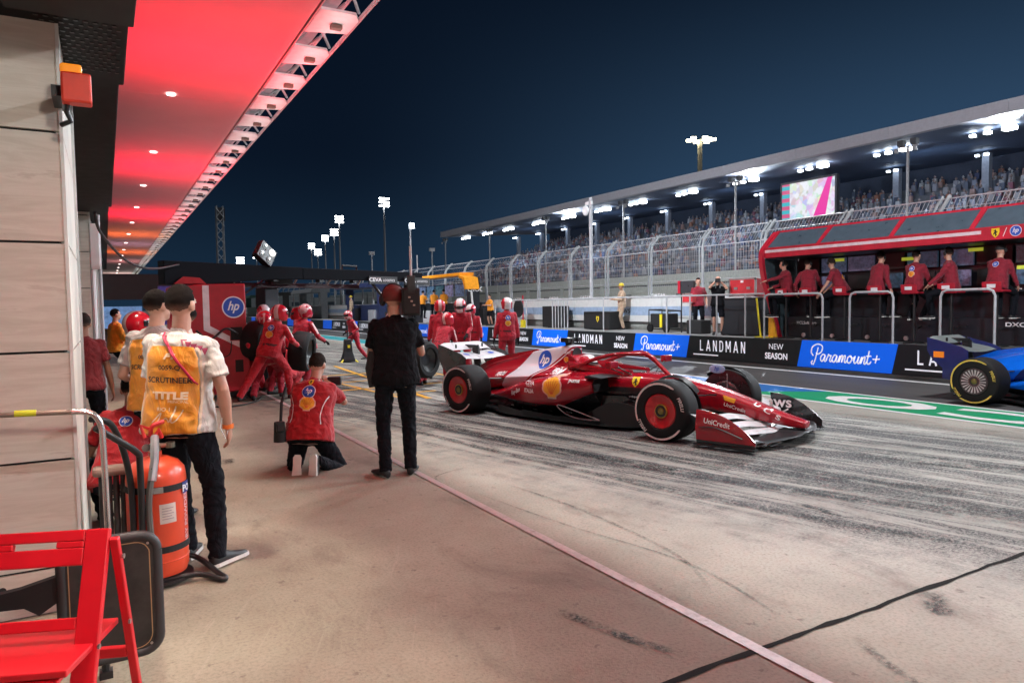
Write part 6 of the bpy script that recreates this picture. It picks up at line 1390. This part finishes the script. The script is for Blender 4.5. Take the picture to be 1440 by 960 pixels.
for i, (a, b_) in enumerate(((-.09, .09), (.09, .09), (-.09, -.09), (.09, -.09))):
    m_ = MB(); m_.lathe([(.062, -.02), (.066, 0), (.055, .0), (.001, .004)], (0, 0, 0), 'y', 18); m_.v = [tuple(ctr+R_ @ Vector((x+a, -y-.078, z+b_))) for x, y, z in m_.v]
    m_.build('lamp', mat('lens_lit', (.8, .8, .75), .3, emit=(1, .95, .85), es=3) if i == 1 else mat('lens_dim', (.22, .25, .24), .15), lb)
MB().tube([(0, 0, 0), (0, 0, .1)], .03).build('stem', BLACK, lb)
cb = thing('gantry_cabinet', 'tall red equipment cabinet with white stripe and round blue emblem', 'cabinet', (0, 12.9, 0))
CM = mat('cabinet_red', (.40, .008, .022), .45)
MB().prism([(.92, 1.93), (1.4, 1.97), (2.10, 1.98), (2.10, .82), (2.17, .50), (2.08, .17), (1.56, .10), (.92, .10)], 1, 0, .75).build('shell', CM, cb, bevel=.02)
MB().prism([(1.42, 1.95), (1.52, 1.95), (1.52, 1.27), (2.108, .92), (2.108, .82), (1.42, 1.20)], 1, -.006, .004).build('white_stripe', mat('pinkish_white', (.75, .66, .70), .4), cb)
hp_badge(cb, (1.90, -.004, 1.58), (1, 0, 0), (0, 0, 1), .165)
for (a, b_, c, d) in ((1.84, 2.03, 1.02, 1.24), (1.90, 2.03, .47, .68)):
    MB().bx(a-.012, b_+.012, -.012, .0, c-.012, d+.012).build('hatch_frame', CM, cb); MB().bx(a, b_, -.014, .0, c, d).build('hatch', BLACKM, cb)
MB().tube(arcp([(1.3, -.05, 1.2), (1.5, -.12, 1.05), (1.75, -.1, 1.22), (1.95, -.06, 1.12)]), .02).tube(arcp([(1.52, -.03, 1.0), (1.6, -.06, .75), (1.8, -.06, .78), (1.85, -.02, 1.0)]), .008).build('hose', BLACK, cb)
MB().bx(1.0, 2.2, .05, .8, .04, .12).build('base_frame', BLACK, cb)
for x in (1.1, 2.15): MB().lathe([(.02, -.03), (.075, -.03), (.075, .03), (.02, .03)], (x, .0, .075), 'y', 16).build('caster', RUBBER, cb)
MB().prism([(1.0, 1.98), (1.15, 2.1), (1.4, 2.08), (1.5, 1.98)], 1, .1, .5).build('top_cover', CM, cb)
def tyre(label, loc, rot, rim):
    t = thing('spare_racing_wheel', label, 'wheel', loc); t.rotation_euler = rot
    MB().lathe([(.22, -.14), (.24, -.16), (.31, -.165), (.345, -.13), (.355, -.08), (.355, .08), (.345, .13), (.31, .165), (.24, .16), (.22, .14)], (0, 0, 0), 'y', 36, cap=False).build('tyre', RUBBER, t, smooth=True)
    MB().lathe([(.225, -.12), (.12, -.05), (.05, -.06), (.001, -.06)], (0, 0, 0), 'y', 30, cap=False).lathe([(.225, .12), (.12, .05), (.001, .05)], (0, 0, 0), 'y', 30, cap=False).build('rim', rim, t, smooth=True)
RIMD = mat('rim_dark_metal', (.06, .06, .06), .3, .7)
tyre('black wheel held upright at the side of the lunging mechanic', (3.02, 12.85, .78), (.15, .35, 1.1), RIMD); tyre('black wheel held by the crouching mechanic beside the cameraman', (5.28, 12.7, .52), (0, .2, .5), RIMD); tyre('used wheel standing behind the legs of the lunging mechanic', (2.3, 13.0, .98), (.1, .2, .9), RIMD)
j = thing('pit_jack', 'black wheeled jack standing upright in front of the walking mechanic', 'jack', (5.9, 19.7, 0)); MB().loft([[(-a, -a, z), (a, -a, z), (a, a, z), (-a, a, z)] for a, z in ((.17, .02), (.16, .1), (.11, .3), (.09, .62), (.07, .66))]).build('body', BLACK, j, bevel=.01)
for x in (-.2, .2): MB().tube([(x*.6, -.05, .1), (x*1.2, -.15, .0)], .025).build('foot', mat('hazard_yellow', (.8, .65, .02), .5), j)
MB().box((0, -.1, .45), (.07, .03, .08)).build('yellow_label', mat('hazard_yellow', (.8, .65, .02), .5), j); MB().tube([(0, 0, .66), (0, 0, 1.05)], .02).build('handle', BLACK, j)
# ============================================================ FOREGROUND THINGS
ex = thing('fire_extinguisher', 'large orange red wheeled fire extinguisher next to the man in white', 'extinguisher', (.215, 4.5, .04))
EXM = mat('extinguisher_red', (.70, .07, .025), .35, coat=.4, vs=3)
exc = MB().lathe([(.001, 0), (.10, .0), (.145, .02), (.157, .06), (.157, .10), (.161, .105), (.157, .11), (.157, .56), (.15, .61), (.12, .65), (.07, .675), (.035, .685), (.035, .71)], (0, 0, 0), 'z', 48).build('cylinder', EXM, ex, smooth=True)
for z in (.16, .50): MB().lathe([(.158, z), (.163, z), (.163, z+.035), (.158, z+.035)], (0, 0, 0), 'z', 48, cap=False).build('strap', BLACKM, ex); 
MB().box((0, -.166, .518), (.05, .015, .03)).build('buckle', STEEL, ex)
va = MB(); va.lathe([(.03, .70), (.03, .75), (.018, .76), (.018, .79)], (0, 0, 0), 'z', 14).tube([(0, 0, .74), (.07, -.01, .74)], .014).lathe([(.025, 0), (.025, .03)], (.08, -.01, .725), 'z', 12); va.build('valve', mat('brass_dull', (.3, .28, .22), .35, .8), ex)
MB().tube(arcp([(-.02, -.02, .80), (-.01, -.05, .86), (.05, -.04, .88)]), .012).tube([(-.02, -.03, .84), (-.07, -.05, .87), (-.05, -.06, .80)], .010).tube([(-.0, -.05, .80), (.02, -.06, .84), (.035, -.04, .79)], .012).build('red_ribbon', mat('ribbon_red', (.65, .03, .03), .6), ex)
MB().tube(arcp([(.0, -.03, .76), (-.02, -.16, .66), (-.05, -.20, .45), (-.04, -.20, .2)]), .017).build('nozzle_lance', mat('lance_grey', (.16, .16, .15), .35, .5), ex, smooth=True); MB().tube([(.0, -.05, .80), (-.012, -.15, .68), (-.03, -.19, .58)], .022).build('lance_grip', STEEL, ex, smooth=True)
eh = bvh_of([exc])
place2d(poly2d([(-.042, -.055), (.042, -.055), (.042, .055), (-.042, .055)]), 'paper_label', mat('label_paper', (.62, .55, .5), .6), ex, (.045, -.4, .38), (1, .12, 0), (-.02, 0, 1), hits=eh, direc=(0, 1, 0), off=.002, seg=.02)
for q in range(5): place2d(stroke2d([(-.03, .03-.015*q), (.03-.01*(q % 2), .03-.015*q)], .003), 'label_line', mat('label_ink', (.2, .15, .2), .6), ex, (.045, -.4, .38), (1, .12, 0), (-.02, 0, 1), hits=eh, direc=(0, 1, 0), off=.003, seg=.02)
dr = Vector((-.75, .6, 0)); ax_ = Vector((.6, .75, 0))
place2d(xf(text2d('DRY POWDER', .02, 1.0), .036), 'lettering', mat('pink_print', (.75, .5, .55), .5), ex, Vector((.30, -.2, .33)), (0, 0, -1) if 0 else (0, 0, 1), (-.6, -.75, 0), hits=eh, direc=dr, off=.003, seg=.02)
place2d(poly2d([(-.035, -.03), (.05, -.03), (.05, .035), (-.035, .035)]), 'blue_label', mat('label_navy', (.03, .04, .2), .5), ex, Vector((.30, -.2, .59-.09)), ax_, (0, 0, 1), hits=eh, direc=dr, off=.007, seg=.02); place2d(xf(text2d('PO', .03, 1.1), .04), 'lettering', PRINTW, ex, Vector((.30, -.2, .50)), ax_, (0, 0, 1), hits=eh, direc=dr, off=.010, seg=.02)
tr_ = thing('extinguisher_trolley', 'black bent tube trolley carrying the orange red extinguisher', 'trolley', (.215, 4.5, 0)); tl = MB()
tl.tube(arcp([(-.28, -.42, .97), (-.20, -.36, .90), (-.10, -.26, .80), (-.085, -.22, .72), (-.085, -.2, .3), (-.085, -.18, .05)]), .017, 10)
tl.tube(arcp([(-.30, -.30, 1.0), (-.20, -.2, .93), (-.13, -.12, .6), (-.13, -.1, .04)]), .017, 10)
tl.build('handle', BLACK, tr_, smooth=True); MB().tube(arcp([(-.1, -.1, .03), (.1, -.12, .04), (.20, -.12, .035), (.30, -.22, .018), (.325, -.2, .018), (.30, -.12, .02), (.22, .08, .06), (.14, .1, .10)]), .016, 10).build('foot_loop', BLACK, tr_, smooth=True); MB().lathe([(.18, 0), (.18, .018)], (0, 0, .02), 'z', 24).build('tray', BLACK, tr_)
bt = thing('water_bottle', 'clear plastic bottle lying behind the foot of the extinguisher trolley', 'bottle', (.30, 4.62, .0)); gm, gt, gb = new_mat('clear_plastic'); gb.inputs['Base Color'].default_value = (.75, .8, .8, 1); gb.inputs['Roughness'].default_value = .1; gb.inputs['Transmission Weight'].default_value = .85; gb.inputs['IOR'].default_value = 1.2
MB().lathe([(.001, 0), (.03, 0), (.034, .02), (.031, .06), (.034, .1), (.02, .14), (.012, .15)], (0, 0, .0), 'z', 16).build('bottle_body', gm, bt, smooth=True); MB().lathe([(.015, .15), (.015, .17), (.001, .17)], (0, 0, 0), 'z', 12).build('cap', WHITE, bt)
hs = thing('hose_bundle', 'bundle of black upright hoses behind the steel rail', 'hoses', (.0, 4.62, 0))
for i in range(4): MB().tube([(-.06+.036*i, 0, 0), (-.055+.036*i, .01, .62)], .017, 10).build('hose', mat('hose_dark', (.03, .028, .03), .5), hs, smooth=True)
MB().box((-.0, .02, .64), (.2, .12, .05)).build('cloth_top', mat('cloth_tan', (.25, .17, .14), .8), hs, bevel=.02)
rl_ = thing('steel_rail', 'bent shiny steel rail with a yellow tape mark by the pier', 'railing', (0, 4.0, 0))
bend = [(-1.2, 0, 1.085), (-.5, 0, 1.08), (-.16, 0, 1.068), (-.10, 0, 1.062), (-.062, 0, 1.04), (-.04, 0, .99), (-.034, 0, .9), (-.03, -.0, .45), (-.028, 0, .0)]
MB().tube([Vector(p) for p in bend[:3]], .0125, 12).build('dull_tube', mat('tube_brownish', (.30, .23, .19), .4, .5), rl_, smooth=True); MB().tube(cr([Vector(p) for p in bend[2:]], 4), .0145, 12).build('polished_tube', mat('polished_steel', (.72, .70, .68), .22, .9), rl_, smooth=True)
MB().tube([(-.385, 0, 1.079), (-.30, 0, 1.076)], .0155, 12).build('yellow_tape', mat('tape_yellow', (.62, .65, .02), .5), rl_)
pb = thing('padded_board', 'black rounded board with rubber edge and worn outline behind the red chair', 'board', (0, 3.42, 0))
def rrect(x0, x1, z0, z1, r, n=6):
    out = []
    for cx, cz, a0 in ((x1-r, z1-r, 0), (x0+r, z1-r, 90), (x0+r, z0+r, 180), (x1-r, z0+r, 270)):
        for i in range(n+1): a = math.radians(a0+90*i/n); out.append((cx+r*math.cos(a), cz+r*math.sin(a)))
    return out
rr = rrect(-.20, .155, .075, .585, .07); MB().prism(rr, 1, -.012, .012).build('board', mat('board_black', (.02, .018, .017), .55, vs=12, var=.5), pb)
rim = rr+[rr[0]]; MB().tube([(x, 0, z) for x, z in rim], .021, 10, cap=False).build('rubber_edge', mat('edge_rubber', (.03, .03, .032), .5), pb, smooth=True)
r2 = rrect(-.175, .125, .10, .56, .055)+[(.125, .505)]; place2d(stroke2d([(x+rj.uniform(-.001, .001), z) for x, z in r2+[r2[0]]], .004), 'worn_outline', mat('worn_tan', (.32, .2, .1), .7), pb, (0, -.0135, 0), (1, 0, 0), (0, 0, 1))
MB().tube([(-.055, .0, .08), (-.055, .0, .0)], .016).box((-.055, 0, .015), (.05, .05, .03)).build('post', BLACK, pb)
MB().prism([(-.2, .47), (-.2, .37), (-.28, .32), (-.33, .36), (-.45, .37), (-.9, .30), (-.9, .36), (-.45, .43), (-.34, .44)], 1, -.008, .03).build('bracket_arm', BLACKM, pb)
# red folding chair
ch = thing('folding_chair', 'red folding chair with handle slot cut off at the lower left corner', 'chair', (-.012, 2.80, 0), 0)
Fv = Vector((-.36, -.93, 0)).normalized(); Sv = Vector((-.93, .36, 0)).normalized(); CHR = mat('chair_red', (.60, .006, .016), .42, coat=.15, var=.05)
def cp(s, f, z): return Sv*s+Fv*f+Vector((0, 0, z))
def slab(name, quad2, d, s0, s1):
    """bar between two (f,z) points, spanning s0..s1, thickness d normal to it"""
    (f0, z0), (f1, z1) = quad2; u = Vector((f1-f0, z1-z0)).normalized(); n = Vector((-u.y, u.x))*d/2
    return MB().add([cp(s, f+sg*n.x, z+sg*n.y) for s in (s0, s1) for f, z in ((f0, z0), (f1, z1)) for sg in (-1, 1)], [(0, 1, 3, 2), (4, 6, 7, 5), (0, 4, 5, 1), (2, 3, 7, 6), (0, 2, 6, 4), (1, 5, 7, 3)]).build(name, CHR, ch, bevel=.004)
WD = .43; sl_ = lambda z: .30*(1-z/.8)      # f of the front frame at height z
fp = lambda z: (sl_(z), z)
slab('front_leg', (fp(.80), fp(0)), .026, 0, .075); slab('front_leg', (fp(.80), fp(0)), .026, WD-.075, WD)
slab('top_rail', (fp(.80), fp(.7655)), .024, .076, WD-.076); slab('top_rail', (fp(.7445), fp(.69)), .024, .076, WD-.076); slab('top_rail', (fp(.765), fp(.745)), .0235, .076, .165); slab('top_rail', (fp(.765), fp(.745)), .0235, .30, WD-.076)
slab('cross_rail', (fp(.535), fp(.50)), .022, .076, WD-.076)
slab('rear_leg', ((.015, .77), (-.17, 0)), .024, -.03, -.002); slab('rear_leg', ((.015, .77), (-.17, 0)), .024, WD+.002, WD+.03)
slab('seat', ((-.07, .445), (.33, .455)), .022, .015, WD-.015); slab('seat_rim', ((-.07, .425), (.33, .43)), .014, .04, WD-.04)
slab('stretcher', ((-.10, .30), (-.09, .34)), .02, 0, WD)

bz = mat('bolt_zinc', (.35, .34, .33), .35, .8)
for s_, f, z in ((-.034, .0, .70), (-.034, -.03, .455), (-.006, .155, .455)):
    c = cp(s_, f, z); MB().tube([c, c-Sv*.006], .009, 8).build('bolt', bz, ch)
gs_ = MB(); gs_.lathe([(.02, -.006), (.022, 0), (.02, .006), (.001, .006)], (-.045, -.02, .735), 'y', 16); gs_.build('pressure_gauge', bz, ex, smooth=True)
for x, z in ((-.17, .55), (.12, .11), (.12, .55)): MB().lathe([(.006, -.002), (.006, 0), (.001, .001)], (x, -.014, z), 'y', 8).build('screw', bz, pb)
for i, (pts, l) in enumerate([([(1.0, 12.6), (1.6, 11.9), (2.1, 12.3), (2.3, 12.9)], 'black air hose curling on the ground before the red cabinet'), ([(.0, 6.6), (.35, 7.4), (.2, 9), (.6, 11), (1.1, 12.6)], 'black cable running along the ground from the garage to the cabinet')]):
    tag(MB().tube([(x, y, .014) for x, y in arcp(pts)], .013).build('ground_cable', BLACKM), l, 'cable')
